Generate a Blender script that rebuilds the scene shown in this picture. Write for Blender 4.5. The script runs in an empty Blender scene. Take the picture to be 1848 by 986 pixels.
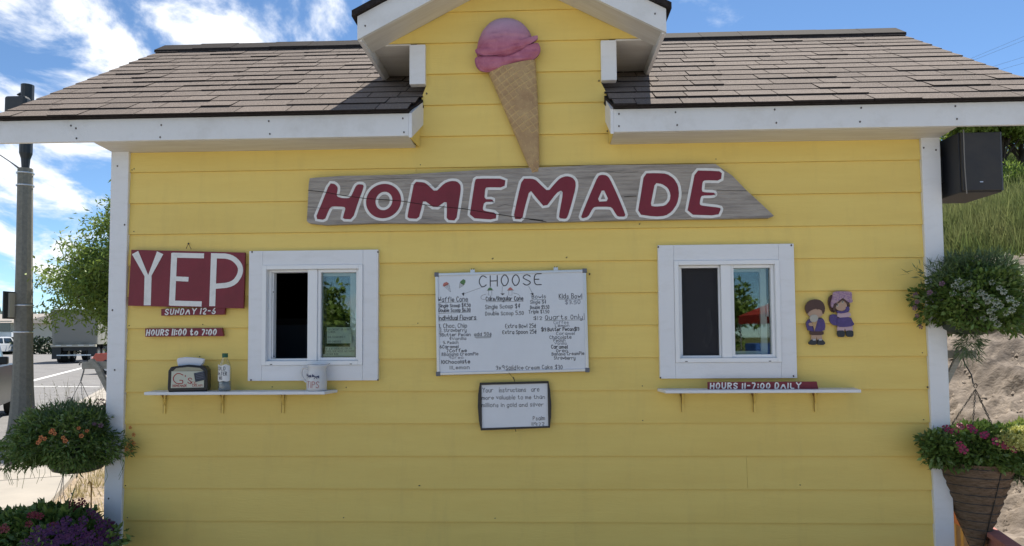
import bpy, math, random
import numpy as np
from mathutils import Vector, Matrix
random.seed(7); rng = np.random.default_rng(7)
R = math.radians
scene = bpy.context.scene

# ------------------------------------------------------------------ camera
CAM = Vector((2.445, -4.057, 1.54)); PITCH, YAW, ROLL, F, PCY = .05167, .04161, .0067, 1326.7, 536.8
MROT = Matrix.Rotation(YAW, 3, 'Z') @ Matrix.Rotation(PITCH, 3, 'X') @ Matrix.Rotation(ROLL, 3, 'Y')
cam_d = bpy.data.cameras.new('camera'); cam = bpy.data.objects.new('camera', cam_d)
scene.collection.objects.link(cam); scene.camera = cam
cam.matrix_world = Matrix.Translation(CAM) @ (MROT @ Matrix.Rotation(R(90), 3, 'X')).to_4x4()
cam_d.sensor_width = 36; cam_d.lens = 36 * F / 1848
cam_d.shift_y = (PCY - 493) / 1848
cam_d.clip_start = .05; cam_d.clip_end = 3000

# ------------------------------------------------------------------ sun, sky, exposure
SX, SY = .23, .60                         # sun direction is (SX, SY, 1)
sun_el = math.atan2(1, math.hypot(SX, SY)); sun_az = math.atan2(SX, SY)
sd = bpy.data.lights.new('sun', 'SUN'); sd.energy = 5.0; sd.angle = R(.5); sd.color = (1, .94, .84)
sun = bpy.data.objects.new('sun', sd); scene.collection.objects.link(sun)
sun.rotation_euler = Vector((SX, SY, 1)).to_track_quat('Z', 'Y').to_euler()
sun.location = (6, 8, 20)
world = bpy.data.worlds.new('World'); scene.world = world; world.use_nodes = True
wn = world.node_tree; wn.nodes.clear()
def wnode(t, **k):
    n = wn.nodes.new(t)
    for a, b in k.items(): setattr(n, a, b)
    return n
def wmath(op, a, b=None, clamp=False):
    n = wnode('ShaderNodeMath', operation=op, use_clamp=clamp)
    for i, v in enumerate((a, b)):
        if v is None: continue
        if isinstance(v, (int, float)): n.inputs[i].default_value = v
        else: wn.links.new(v, n.inputs[i])
    return n.outputs[0]
sky = wnode('ShaderNodeTexSky', sky_type='NISHITA', sun_disc=False)
sky.sun_elevation = sun_el; sky.sun_rotation = sun_az; sky.altitude = 2500; sky.air_density = .85; sky.dust_density = 0; sky.ozone_density = 2.5
tc = wnode('ShaderNodeTexCoord'); sep = wnode('ShaderNodeSeparateXYZ'); wn.links.new(tc.outputs['Generated'], sep.inputs[0])
zz = wmath('ADD', wmath('MAXIMUM', sep.outputs[2], 0.0), .30)
u_ = wmath('DIVIDE', sep.outputs[0], zz); v_ = wmath('DIVIDE', sep.outputs[1], zz)
comb = wnode('ShaderNodeCombineXYZ'); wn.links.new(u_, comb.inputs[0]); wn.links.new(v_, comb.inputs[1])
mp = wnode('ShaderNodeMapping'); mp.inputs['Rotation'].default_value = (0, 0, R(30)); mp.inputs['Scale'].default_value = (2.2, 1.5, 1); mp.inputs['Location'].default_value = (0, 0, 0)
wn.links.new(comb.outputs[0], mp.inputs[0])
nz = wnode('ShaderNodeTexNoise'); nz.inputs['Scale'].default_value = 2.0; nz.inputs['Detail'].default_value = 12; nz.inputs['Roughness'].default_value = .60; nz.inputs['Distortion'].default_value = .3
wn.links.new(mp.outputs[0], nz.inputs[0])
# clouds lie in a bank to the west (left); the east is mostly clear
bank = wnode('ShaderNodeMapRange'); bank.inputs['From Min'].default_value = -.30; bank.inputs['From Max'].default_value = -.02
bank.inputs['To Min'].default_value = .045; bank.inputs['To Max'].default_value = -.10
wn.links.new(sep.outputs[0], bank.inputs[0])
dens = wmath('ADD', nz.outputs[0], bank.outputs[0])
cr = wnode('ShaderNodeMapRange', interpolation_type='SMOOTHSTEP'); cr.inputs['From Min'].default_value = .475; cr.inputs['From Max'].default_value = .63
wn.links.new(dens, cr.inputs[0])
ccol = wnode('ShaderNodeMix', data_type='RGBA'); ccol.inputs[6].default_value = (5.6, 6.2, 7.2, 1); ccol.inputs[7].default_value = (7.4, 7.5, 7.7, 1)
wn.links.new(cr.outputs[0], ccol.inputs[0])
tint = wnode('ShaderNodeMix', data_type='RGBA', blend_type='MULTIPLY'); tint.inputs[0].default_value = 1; tint.inputs[7].default_value = (.86, .99, 1.02, 1)
wn.links.new(sky.outputs[0], tint.inputs[6])
mx = wnode('ShaderNodeMix', data_type='RGBA'); wn.links.new(wmath('MULTIPLY', cr.outputs[0], .93), mx.inputs[0]); wn.links.new(tint.outputs[2], mx.inputs[6]); wn.links.new(ccol.outputs[2], mx.inputs[7])
bg = wnode('ShaderNodeBackground'); bg.inputs[1].default_value = .095; wn.links.new(mx.outputs[2], bg.inputs[0])
wo = wnode('ShaderNodeOutputWorld'); wn.links.new(bg.outputs[0], wo.inputs[0])
scene.view_settings.view_transform = 'Standard'; scene.view_settings.look = 'None'; scene.view_settings.gamma = 1
scene.view_settings.use_curve_mapping = False; scene.view_settings.exposure = .82

# ------------------------------------------------------------------ helpers
def ray(px, py): return MROT @ Vector(((px - 924) / F, 1, -(py - PCY) / F))
def at(px, py, y=0.0):                    # point of the upright plane at depth y seen at a pixel
    d = ray(px, py); return CAM + d * ((y - CAM.y) / d.y)
def gr(px, py, z=0.0):
    d = ray(px, py); return CAM + d * ((z - CAM.z) / d.z)

MATS = {}
def mat(name, col, rough=.6, spec=.5, metal=0, noise=None, col2=None, scale=20, stretch=(1, 1, 1), bump=0, bscale=200, island=None, detail=6, fac=(.35, .65), trans=0):
    m = bpy.data.materials.new(name); m.use_nodes = True; nt = m.node_tree; b = nt.nodes['Principled BSDF']; MATS[name] = m
    b.inputs['Base Color'].default_value = (*col, 1); b.inputs['Roughness'].default_value = rough; b.inputs['Metallic'].default_value = metal
    b.inputs['Specular IOR Level'].default_value = spec
    tcn = nt.nodes.new('ShaderNodeTexCoord'); mpn = nt.nodes.new('ShaderNodeMapping'); mpn.inputs['Scale'].default_value = stretch
    nt.links.new(tcn.outputs['Object'], mpn.inputs[0])
    out = None
    if col2 is not None:
        n = nt.nodes.new('ShaderNodeTexNoise'); n.inputs['Scale'].default_value = scale; n.inputs['Detail'].default_value = detail; n.inputs['Roughness'].default_value = .65
        nt.links.new(mpn.outputs[0], n.inputs[0])
        mr = nt.nodes.new('ShaderNodeMapRange'); mr.inputs['From Min'].default_value = fac[0]; mr.inputs['From Max'].default_value = fac[1]; nt.links.new(n.outputs[0], mr.inputs[0])
        x = nt.nodes.new('ShaderNodeMix'); x.data_type = 'RGBA'; nt.links.new(mr.outputs[0], x.inputs[0]); x.inputs[6].default_value = (*col, 1); x.inputs[7].default_value = (*col2, 1)
        out = x.outputs[2]
    if island is not None:                 # every leaf / piece its own tone
        g = nt.nodes.new('ShaderNodeNewGeometry') if island != 'object' else nt.nodes.new('ShaderNodeObjectInfo')
        src = g.outputs['Random Per Island'] if island != 'object' else g.outputs['Random']
        mr = nt.nodes.new('ShaderNodeMapRange'); mr.inputs['To Min'].default_value = .72; mr.inputs['To Max'].default_value = 1.3; nt.links.new(src, mr.inputs[0])
        x = nt.nodes.new('ShaderNodeMix'); x.data_type = 'RGBA'; x.blend_type = 'MULTIPLY'; x.inputs[0].default_value = 1
        if out: nt.links.new(out, x.inputs[6])
        else: x.inputs[6].default_value = (*col, 1)
        nt.links.new(mr.outputs[0], x.inputs[7]); out = x.outputs[2]
    if out: nt.links.new(out, b.inputs['Base Color'])
    if bump:
        n = nt.nodes.new('ShaderNodeTexNoise'); n.inputs['Scale'].default_value = bscale; n.inputs['Detail'].default_value = 4; nt.links.new(mpn.outputs[0], n.inputs[0])
        bn = nt.nodes.new('ShaderNodeBump'); bn.inputs['Strength'].default_value = bump; bn.inputs['Distance'].default_value = .01
        nt.links.new(n.outputs[0], bn.inputs['Height']); nt.links.new(bn.outputs[0], b.inputs['Normal'])
    if trans:
        tr = nt.nodes.new('ShaderNodeBsdfTranslucent'); ms = nt.nodes.new('ShaderNodeMixShader'); ms.inputs[0].default_value = trans
        if out: nt.links.new(out, tr.inputs[0])
        else: tr.inputs[0].default_value = (*col, 1)
        nt.links.new(b.outputs[0], ms.inputs[1]); nt.links.new(tr.outputs[0], ms.inputs[2]); nt.links.new(ms.outputs[0], nt.nodes['Material Output'].inputs[0])
    return m

ORG = {}
def _props(o, label=None, cat=None, group=None, kind=None):
    for k, v in (('label', label), ('category', cat), ('group', group), ('kind', kind)):
        if v: o[k] = v
def thing(name, loc, label, cat, group=None):
    o = bpy.data.objects.new(name, None); scene.collection.objects.link(o); o.location = loc; o.empty_display_size = .1
    _props(o, label, cat, group); ORG[o.name] = Vector(loc); return o
class MB:
    """collects shapes given in world coordinates; build() links them as one mesh object"""
    def __init__(s): s.v = []; s.f = []; s.m = []
    def add(s, vs, fs, mi=0):
        n = len(s.v); s.v += [tuple(v) for v in vs]; s.f += [tuple(i + n for i in f) for f in fs]; s.m += [mi] * len(fs); return s
    def box(s, x0, x1, y0, y1, z0, z1, mi=0):
        v = [(x, y, z) for z in (z0, z1) for y in (y0, y1) for x in (x0, x1)]
        return s.add(v, [(0, 2, 3, 1), (4, 5, 7, 6), (0, 1, 5, 4), (2, 6, 7, 3), (0, 4, 6, 2), (1, 3, 7, 5)], mi)
    def hexa(s, v, mi=0): return s.add(v, [(0, 2, 3, 1), (4, 5, 7, 6), (0, 1, 5, 4), (2, 6, 7, 3), (0, 4, 6, 2), (1, 3, 7, 5)], mi)
    def prism(s, poly, y0, y1, mi=0, axis='y', grow=0):       # polygon in xz extruded along y (front y0)
        n = len(poly)
        if axis == 'y': a = [(p[0], y0, p[1]) for p in poly]; b = [(p[0], y1, p[1]) for p in poly]
        elif axis == 'x': a = [(y0, p[0], p[1]) for p in poly]; b = [(y1, p[0], p[1]) for p in poly]
        else: a = [(p[0], p[1], y0) for p in poly]; b = [(p[0], p[1], y1) for p in poly]
        return s.add(a + b, [tuple(range(n)), tuple(range(2 * n - 1, n - 1, -1))] + [(i, i + n, (i + 1) % n + n, (i + 1) % n) for i in range(n)], mi)
    def tube(s, pts, r, n=8, mi=0, cap=True):
        pts = [Vector(p) for p in pts]; rs = r if isinstance(r, (list, tuple)) else [r] * len(pts); base = len(s.v); up = None
        for i, p in enumerate(pts):
            t = (pts[min(i + 1, len(pts) - 1)] - pts[max(i - 1, 0)]).normalized()
            if up is None: up = t.orthogonal().normalized()
            else: up = (up - t * up.dot(t)).normalized()
            w = t.cross(up)
            for k in range(n):
                a = 2 * math.pi * k / n; s.v.append(tuple(p + (up * math.cos(a) + w * math.sin(a)) * rs[i]))
        for i in range(len(pts) - 1):
            for k in range(n):
                a, b = base + i * n + k, base + i * n + (k + 1) % n; s.f.append((a, b, b + n, a + n)); s.m.append(mi)
        if cap:
            s.f.append(tuple(base + k for k in range(n - 1, -1, -1))); s.m.append(mi)
            s.f.append(tuple(base + (len(pts) - 1) * n + k for k in range(n))); s.m.append(mi)
        return s
    def lathe(s, c, prof, n=24, mi=0, close=False):           # prof: (r, z)
        base = len(s.v); c = Vector(c)
        for r, z in prof:
            for k in range(n): a = 2 * math.pi * k / n; s.v.append((c.x + r * math.cos(a), c.y + r * math.sin(a), c.z + z))
        for i in range(len(prof) - 1):
            for k in range(n):
                a, b = base + i * n + k, base + i * n + (k + 1) % n; s.f.append((a, b, b + n, a + n)); s.m.append(mi)
        return s
    def build(s, name, mats, parent=None, label=None, cat=None, group=None, kind=None, smooth=False, bevel=0, org=None, xf=None):
        me = bpy.data.meshes.new(name); par = Vector((0, 0, 0))
        if parent is not None: par = ORG[parent.name]
        if org is not None: off = Vector(org)
        elif parent is None and s.v: off = Vector((sum(v[0] for v in s.v) / len(s.v), sum(v[1] for v in s.v) / len(s.v), min(v[2] for v in s.v)))
        else: off = par
        vs = s.v if xf is None else [tuple(xf @ Vector(v)) for v in s.v]
        me.from_pydata([(v[0] - off.x, v[1] - off.y, v[2] - off.z) for v in vs], [], s.f)
        mats = mats if isinstance(mats, (list, tuple)) else [mats]
        for m in mats: me.materials.append(m)
        if len(mats) > 1: me.polygons.foreach_set('material_index', s.m)
        if smooth: me.polygons.foreach_set('use_smooth', [True] * len(me.polygons))
        me.update(); o = bpy.data.objects.new(name, me); scene.collection.objects.link(o)
        o.location = off - par
        if parent is not None: o.parent = parent
        ORG[o.name] = off; _props(o, label, cat, group, kind)
        if bevel:
            b = o.modifiers.new('bevel', 'BEVEL'); b.width = bevel; b.segments = 2; b.limit_method = 'ANGLE'; b.angle_limit = R(40)
        return o
def npmesh(name, verts, faces, m, parent=None, label=None, cat=None, group=None, kind=None, smooth=False):
    me = bpy.data.meshes.new(name); verts = np.asarray(verts, dtype=np.float32); faces = np.asarray(faces, dtype=np.int32)
    off = ORG[parent.name] if parent is not None else Vector((0, 0, 0))
    verts = verts - np.array(off, dtype=np.float32); k = faces.shape[1]
    me.vertices.add(len(verts)); me.vertices.foreach_set('co', verts.ravel()); me.loops.add(faces.size); me.loops.foreach_set('vertex_index', faces.ravel())
    me.polygons.add(len(faces)); me.polygons.foreach_set('loop_start', np.arange(len(faces), dtype=np.int32) * k); me.materials.append(m)
    if smooth: me.polygons.foreach_set('use_smooth', np.ones(len(faces), dtype=bool))
    me.update(); me.validate(); o = bpy.data.objects.new(name, me); scene.collection.objects.link(o)
    if parent is not None: o.parent = parent
    ORG[o.name] = Vector(off); _props(o, label, cat, group, kind); return o
def leaves(C, L, W, droop=0.0, spread=None, flat=.0):
    """leaf diamonds (4 verts) at centres C (n,3), length L, width W (scalars or arrays); spread: preferred directions"""
    n = len(C); d = rng.normal(size=(n, 3))
    if spread is not None: d = d * .6 + spread
    d[:, 2] -= droop; d /= np.linalg.norm(d, axis=1)[:, None]
    a = rng.normal(size=(n, 3)); a[:, 2] *= (1 - flat); w = np.cross(d, a); w /= np.linalg.norm(w, axis=1)[:, None] + 1e-9
    nn = np.cross(d, w); L = (np.ones(n) * L * rng.uniform(.6, 1.3, n))[:, None]; W = (np.ones(n) * W * rng.uniform(.7, 1.2, n))[:, None]
    v = np.stack([C, C + d * L * .5 + w * W * .5 + nn * W * .12, C + d * L, C + d * L * .5 - w * W * .5 + nn * W * .12], 1).reshape(-1, 3)
    f = np.arange(n * 4).reshape(n, 4); return v, f

# ---- hand lettering: each glyph is strokes of (x, y) digit pairs; baseline y=2, x-height 6, capitals 8
G = {'A': '022848 1535'.replace('48', '42'), 'B': '0208 0828372505 2534332202', 'C': '3728180604122233', 'D': '020828363422 0222', 'E': '38080232 0525', 'F': '380802 0525',
'G': '37281806041222323424', 'H': '0208 3238 0535', 'I': '1812', 'J': '28231203', 'K': '0208 380532', 'L': '080232', 'M': '0208244842', 'N': '02083238', 'O': '120406182836342212',
'P': '0208 082837362505', 'Q': '120406182836342212 2332', 'R': '0208 082837362505 1532', 'S': '37281807063433221203', 'T': '0848 2822', 'U': '080312223338', 'V': '082248', 'W': '0812264248'.replace('4248', '3248'),
'X': '0238 0832', 'Y': '082548 2522', 'Z': '38080232'.replace('3808', '0838') , 'a': '36160503122234 3632', 'b': '0802 0516263533221203', 'c': '3526160503122233', 'd': '3832 3526160503122233',
'e': '04343526160503122233', 'f': '38281712 0626', 'g': '3631201001 3526160503122233', 'h': '0802 0516263532', 'i': '1612 1718', 'j': '26211001', 'k': '0802 360432', 'l': '1812',
'm': '0602 05162522 25364542', 'n': '0602 0516263532', 'o': '120305162635332212', 'p': '0600 0516263533221203', 'q': '3630 3526160503122233', 'r': '0602 041636', 's': '3526160533221203', 't': '18132233 0626',
'u': '0603122233 3632', 'v': '062236', 'w': '0612253246', 'x': '0236 0632', 'y': '0603122233 3631201001', 'z': '06360232', '0': '120406182836342212', '1': '1812', '2': '07182837360232',
'3': '07182837362515 2534332212', '4': '280434 3822', '5': '3808052635332202', '6': '28160403122233342504', '7': '083812', '8': '1807343322120304372818', '9': '362515060718283732',
'$': '37281807063433221203 2921', 'c|': '', '#': '1218 3238 0434 0636', '-': '0525', ':': '1314 1617', "'": '1817', '.': '1213', '/': '0238', '"': '0807 2827', '~': '35261605031222 2821'}
def chaikin(p, n=2):
    for _ in range(n):
        q = [p[0]]
        for a, b in zip(p[:-1], p[1:]): q += [a * .75 + b * .25, a * .25 + b * .75]
        p = q + [p[-1]]
    return p
HREF = [0]
def ribbon(mb, pts, w, plane, mi=0, cap=True):
    """flat stroke of width w along 2D pts; plane maps (x, z, lift) to the world"""
    HREF[0] += 1; lift = (HREF[0] % 11) * .00006
    P = []
    for p in pts:
        if not P or (p - P[-1]).length > 1e-6: P.append(p)
    if len(P) < 2: return
    if cap: P[0] = P[0] - (P[1] - P[0]).normalized() * w * .35; P[-1] = P[-1] + (P[-1] - P[-2]).normalized() * w * .35
    A, B = [], []
    for i, p in enumerate(P):
        t = (P[min(i + 1, len(P) - 1)] - P[max(i - 1, 0)]).normalized(); n = Vector((-t.y, t.x))
        A.append(plane(*(p + n * w / 2), lift)); B.append(plane(*(p - n * w / 2), lift))
    k = len(P); mb.add(A + B, [(i, i + 1, i + 1 + k, i + k) for i in range(k - 1)], mi)
def write(mb, text, x, z, h, plane, w=None, length=None, slant=0, jit=.0, gap=1.7, mi=0, smooth=2, rise=0):
    """text from (x, z) baseline, capital height h (6 units); length squeezes the line to a width"""
    u = h / 6; w = w or u * .8; xs = 0; items = []
    for ch in text:
        if ch == ' ': xs += 2.6; continue
        st = G.get(ch)
        if st is None: xs += 2; continue
        S = [[(int(s[i]), int(s[i + 1])) for i in range(0, len(s) - 1, 2)] for s in st.split()]
        lo = min(p[0] for q in S for p in q); hi = max(p[0] for q in S for p in q)
        jy, js = random.uniform(-jit, jit), 1 + random.uniform(-jit, jit) * .4
        items.append((xs - lo, jy, js, S)); xs += (hi - lo) + gap
    k = 1 if length is None else length / max((xs - gap) * u, 1e-6)
    for ox, jy, js, S in items:
        for q in S:
            pts = [Vector((((px + ox) + slant * (py - 2)) * u * k + x, ((py - 2) * js + jy) * u + z)) for px, py in q]
            pts = [p + Vector((0, rise * (p.x - x))) for p in pts]
            ribbon(mb, chaikin(pts, smooth) if smooth else pts, w, plane, mi)
def wallplane(y): return lambda a, b, l: (a, y - l, b)
def fill_mesh(name, loops, y, depth, m, parent, kind=None, label=None):
    """flat shape with holes in the xz plane, front at y, thickness depth"""
    cu = bpy.data.curves.new('tmp', 'CURVE'); cu.dimensions = '2D'; cu.fill_mode = 'BOTH'; cu.extrude = depth / 2
    for lp in loops:
        sp = cu.splines.new('POLY'); sp.points.add(len(lp) - 1); sp.use_cyclic_u = True
        for p, q in zip(sp.points, lp): p.co = (q[0], q[1], 0, 1)
    t = bpy.data.objects.new('tmp', cu); me = bpy.data.meshes.new_from_object(t); bpy.data.objects.remove(t); bpy.data.curves.remove(cu)
    me.transform(Matrix(((1, 0, 0, 0), (0, 0, -1, y + depth / 2), (0, 1, 0, 0), (0, 0, 0, 1))))
    off = ORG[parent.name]; me.transform(Matrix.Translation(-off)); me.materials.clear(); me.materials.append(m)
    o = bpy.data.objects.new(name, me); scene.collection.objects.link(o); o.parent = parent; ORG[o.name] = Vector(off); _props(o, label, kind=kind); return o
def smooth_loop(L, n=1):
    L = [Vector(p) for p in L]
    for _ in range(n):
        q = []
        for i in range(len(L)): a, b = L[i], L[(i + 1) % len(L)]; q += [a * .8 + b * .2, a * .2 + b * .8]
        L = q
    return L
def ring(mb, L, w, y, mi=0):
    """band of half width w either side of a closed outline"""
    n = len(L); A, B = [], []
    for i in range(n):
        t = ((L[(i + 1) % n] - L[i]).normalized() + (L[i] - L[i - 1]).normalized()).normalized(); nn = Vector((-t.y, t.x)) * w
        A.append((L[i].x + nn.x, y, L[i].y + nn.y)); B.append((L[i].x - nn.x, y, L[i].y - nn.y))
    mb.add(A + B, [(i, (i + 1) % n, (i + 1) % n + n, i + n) for i in range(n)], mi)

# ------------------------------------------------------------------ materials
m_yellow = mat('yellow_paint', (.83, .625, .17), .55, col2=(.79, .58, .15), scale=2.5, stretch=(.6, 1, 3), bump=.12, bscale=35, island='object')
# soften the tone spread between boards, add lap-board grain
nt = m_yellow.node_tree
for n in nt.nodes:
    if n.type == 'MAP_RANGE' and n.inputs['To Max'].default_value > 1.2: n.inputs['To Min'].default_value = .965; n.inputs['To Max'].default_value = 1.03
for n in nt.nodes:
    if n.type == 'MAPPING': n.inputs['Scale'].default_value = (.6, 1, 4)
m_lapgap = mat('lap_joint_shade', (.07, .045, .014), .9, .1, col2=(.16, .105, .03), scale=14, stretch=(1, 1, 1))  # dark brown strip colour paints in the shade under each siding lap
_y = m_yellow.node_tree; _bs = _y.nodes['Principled BSDF']; _src = _bs.inputs['Base Color'].links[0].from_socket
_g = _y.nodes.new('ShaderNodeNewGeometry'); _mp = _y.nodes.new('ShaderNodeMapping'); _mp.inputs['Scale'].default_value = (5, 5, .9); _y.links.new(_g.outputs['Position'], _mp.inputs[0])
_nn = _y.nodes.new('ShaderNodeTexNoise'); _nn.inputs['Scale'].default_value = 1.4; _nn.inputs['Detail'].default_value = 9; _nn.inputs['Roughness'].default_value = .7; _y.links.new(_mp.outputs[0], _nn.inputs[0])
_mr = _y.nodes.new('ShaderNodeMapRange'); _mr.inputs['From Min'].default_value = .52; _mr.inputs['From Max'].default_value = .80; _mr.inputs['To Max'].default_value = .30; _y.links.new(_nn.outputs[0], _mr.inputs[0])
_mx = _y.nodes.new('ShaderNodeMix'); _mx.data_type = 'RGBA'; _y.links.new(_mr.outputs[0], _mx.inputs[0]); _y.links.new(_src, _mx.inputs[6]); _mx.inputs[7].default_value = (.55, .40, .13, 1); _y.links.new(_mx.outputs[2], _bs.inputs['Base Color'])
m_white = mat('white_paint', (.74, .75, .76), .5, col2=(.62, .62, .61), scale=5, fac=(.5, .8), bump=.15, bscale=60)
m_white2 = mat('white_trim_paint', (.77, .78, .80), .45, col2=(.71, .715, .72), scale=9, fac=(.5, .8), bump=.1, bscale=80, stretch=(1, 1, 3))
m_soffit = mat('soffit_paint', (.70, .68, .64), .6, col2=(.60, .57, .52), scale=3, stretch=(1, 8, 1))
m_vinyl = mat('vinyl', (.82, .83, .84), .3)
m_alum = mat('aluminium', (.62, .64, .67), .35, metal=.7)
m_greypl = mat('grey_plastic', (.13, .14, .17), .4)
m_board = mat('whiteboard', (.72, .75, .80), .22, col2=(.66, .69, .74), scale=2.5)
m_black = mat('black_plastic', (.012, .012, .015), .35)
m_ink = mat('black_marker', (.02, .02, .03), .5)
m_inkf = mat('faint_marker', (.16, .17, .22), .5)
m_red = mat('dark_red_paint', (.205, .014, .030), .5, col2=(.165, .011, .023), scale=6, bump=.15, bscale=40)
m_lwhite = mat('lettering_white', (.76, .76, .74), .5, col2=(.62, .62, .60), scale=25, fac=(.5, .8))
m_inkred = mat('red_marker', (.35, .02, .02), .5)
m_inkblue = mat('dark_blue_paint', (.02, .03, .10), .5)
m_shingle = mat('shingle', (.135, .108, .093), .95, .1, col2=(.29, .245, .215), scale=150, detail=2, fac=(.3, .7), bump=.5, bscale=300, island='object')
for n in m_shingle.node_tree.nodes:
    if n.type == 'MAP_RANGE' and n.inputs['To Max'].default_value > 1.2: n.inputs['To Min'].default_value = .87; n.inputs['To Max'].default_value = 1.10
m_shback = mat('shingle_edge', (.022, .019, .019), .9, .1, col2=(.04, .034, .034), scale=60)
m_oldwood = mat('weathered_wood', (.40, .365, .33), .9, .1, col2=(.20, .18, .165), scale=4, stretch=(1.1, 1, 14), detail=8, fac=(.42, .72), bump=.6, bscale=12)
m_crack = mat('crack', (.02, .018, .017), 1, 0)
m_nail = mat('rusty_nail', (.06, .045, .04), .7)
m_rust = mat('rust', (.20, .09, .02), .8, col2=(.38, .23, .06), scale=60)
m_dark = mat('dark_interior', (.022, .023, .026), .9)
m_asph = mat('asphalt', (.17, .165, .165), .9, .2, col2=(.22, .215, .21), scale=1.2, bump=.5, bscale=120)
m_conc = mat('concrete', (.38, .345, .30), .9, .2, col2=(.31, .285, .25), scale=1.5, bump=.3, bscale=90)
m_concd = mat('pole_concrete', (.27, .26, .22), .9, .2, col2=(.19, .185, .16), scale=25, fac=(.3, .7), bump=.5, bscale=80)
m_gravel = mat('gravel', (.42, .34, .25), .95, .1, col2=(.20, .155, .11), scale=35, detail=10, bump=1, bscale=60)
m_dirt = mat('dirt', (.26, .22, .185), .95, .1, col2=(.12, .10, .085), scale=3.5, detail=12, fac=(.4, .66), bump=1, bscale=30)
m_rock = mat('rock', (.36, .30, .25), .9, .1, col2=(.20, .165, .14), scale=10, island='y')
m_grassg = mat('grass_ground', (.10, .11, .035), .95, .1, col2=(.15, .14, .05), scale=3)
m_grass = mat('grass_blade', (.10, .145, .04), .8, .2, col2=(.23, .245, .10), scale=.8, island='y', trans=.35)
m_leaf = mat('tree_leaf', (.14, .22, .04), .5, .4, col2=(.25, .33, .07), scale=2.5, island='y', trans=.35)
m_leaf2 = mat('hill_leaf', (.17, .24, .04), .5, .4, col2=(.30, .36, .08), scale=1.5, island='y', trans=.5)
m_pine = mat('pine_needles', (.03, .05, .025), .7, .2, island='y')
m_bleaf = mat('basket_leaf', (.08, .14, .03), .4, .5, col2=(.16, .24, .055), scale=9, island='y', trans=.2)
m_bleaf2 = mat('basket_leaf_grey', (.085, .135, .06), .5, .4, col2=(.14, .20, .09), scale=9, island='y', trans=.2)
m_lime = mat('lime_leaf', (.20, .27, .05), .5, .4, col2=(.30, .36, .09), scale=9, island='y', trans=.3)
m_bark = mat('bark', (.09, .075, .06), .9, .1, col2=(.05, .04, .035), scale=15, stretch=(1, 1, .3), bump=.6, bscale=40)
m_orange = mat('orange_petal', (.62, .19, .055), .5, trans=.2)
m_orangec = mat('petal_throat', (.30, .07, .02), .6)
m_magenta = mat('magenta_petal', (.30, .012, .075), .5, trans=.15)
m_crimson = mat('crimson_petal', (.15, .005, .014), .5, trans=.15)
m_purple = mat('purple_petal', (.105, .014, .10), .5, col2=(.065, .009, .07), scale=30, trans=.15)
m_yflower = mat('pale_yellow_petal', (.55, .55, .18), .5, trans=.3)
m_wflower = mat('white_petal', (.48, .52, .44), .5, trans=.2)
m_lilac = mat('dusky_petal', (.13, .06, .10), .5)
m_greenpot = mat('green_pot', (.035, .05, .035), .5)
m_coir = mat('coir', (.24, .17, .12), .95, .1, col2=(.13, .09, .06), scale=30, stretch=(1, 1, 4), detail=10, bump=1, bscale=60)
m_wire = mat('wire', (.02, .02, .02), .5)
m_greywire = mat('grey_wire', (.2, .19, .18), .5)
m_speaker = mat('speaker_black', (.026, .026, .028), .6, col2=(.04, .036, .033), scale=8)
m_spkside = mat('speaker_side', (.012, .014, .02), .5)
m_pinkrail = mat('red_stain', (.42, .16, .13), .8, col2=(.32, .12, .10), scale=12, stretch=(1, 6, 1))
m_newwood = mat('new_wood', (.42, .29, .16), .8, col2=(.30, .19, .10), scale=10, stretch=(4, 4, 1))
m_tyre = mat('tyre', (.02, .02, .02), .8)
m_rim = mat('rim', (.5, .5, .52), .3, metal=.8)
m_carglass = mat('car_glass', (.02, .03, .035), .06, .8)
m_skin = mat('painted_skin', (.45, .30, .21), .5)
m_brown = mat('painted_brown', (.075, .035, .025), .5)
m_violet = mat('painted_violet', (.085, .055, .21), .5, col2=(.06, .04, .155), scale=80)
m_pinkp = mat('painted_pink', (.42, .28, .33), .6, col2=(.25, .14, .27), scale=140, fac=(.45, .6), detail=2)
m_palep = mat('painted_pale_pink', (.50, .36, .40), .6)
m_gcream = mat('painted_cream', (.42, .40, .34), .5)
m_yline = mat('road_paint', (.72, .72, .70), .8, col2=(.5, .5, .48), scale=8)
m_hill = mat('forest_hill', (.035, .055, .05), .95, .1, col2=(.06, .085, .085), scale=.12)
m_sheet = mat('truck_grey', (.34, .33, .29), .6, col2=(.22, .21, .18), scale=2)
m_cream = mat('far_wall', (.50, .47, .38), .8)
m_roofgrey = mat('far_roof', (.30, .27, .24), .8)
def glass(name, tintc, op):
    m = bpy.data.materials.new(name); m.use_nodes = True; n = m.node_tree; n.nodes.clear()
    o = n.nodes.new('ShaderNodeOutputMaterial'); t = n.nodes.new('ShaderNodeBsdfTransparent'); t.inputs[0].default_value = (*tintc, 1)
    g = n.nodes.new('ShaderNodeBsdfGlossy'); g.inputs['Roughness'].default_value = .015; fr = n.nodes.new('ShaderNodeFresnel'); fr.inputs[0].default_value = op
    x = n.nodes.new('ShaderNodeMixShader'); n.links.new(fr.outputs[0], x.inputs[0]); n.links.new(t.outputs[0], x.inputs[1]); n.links.new(g.outputs[0], x.inputs[2]); n.links.new(x.outputs[0], o.inputs[0]); return m
m_glass = glass('window_glass', (.86, .92, .90), 1.7)
m_pet = glass('clear_plastic', (.95, .97, .96), 1.45)
_n = m_pet.node_tree; _lw = _n.nodes.new('ShaderNodeLayerWeight'); _lw.inputs[0].default_value = .25; _mm = [n for n in _n.nodes if n.type == 'MIX_SHADER'][0]; _n.links.new(_lw.outputs['Facing'], _mm.inputs[0])
m_screen = mat('insect_screen', (.035, .035, .04), .9)
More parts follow.
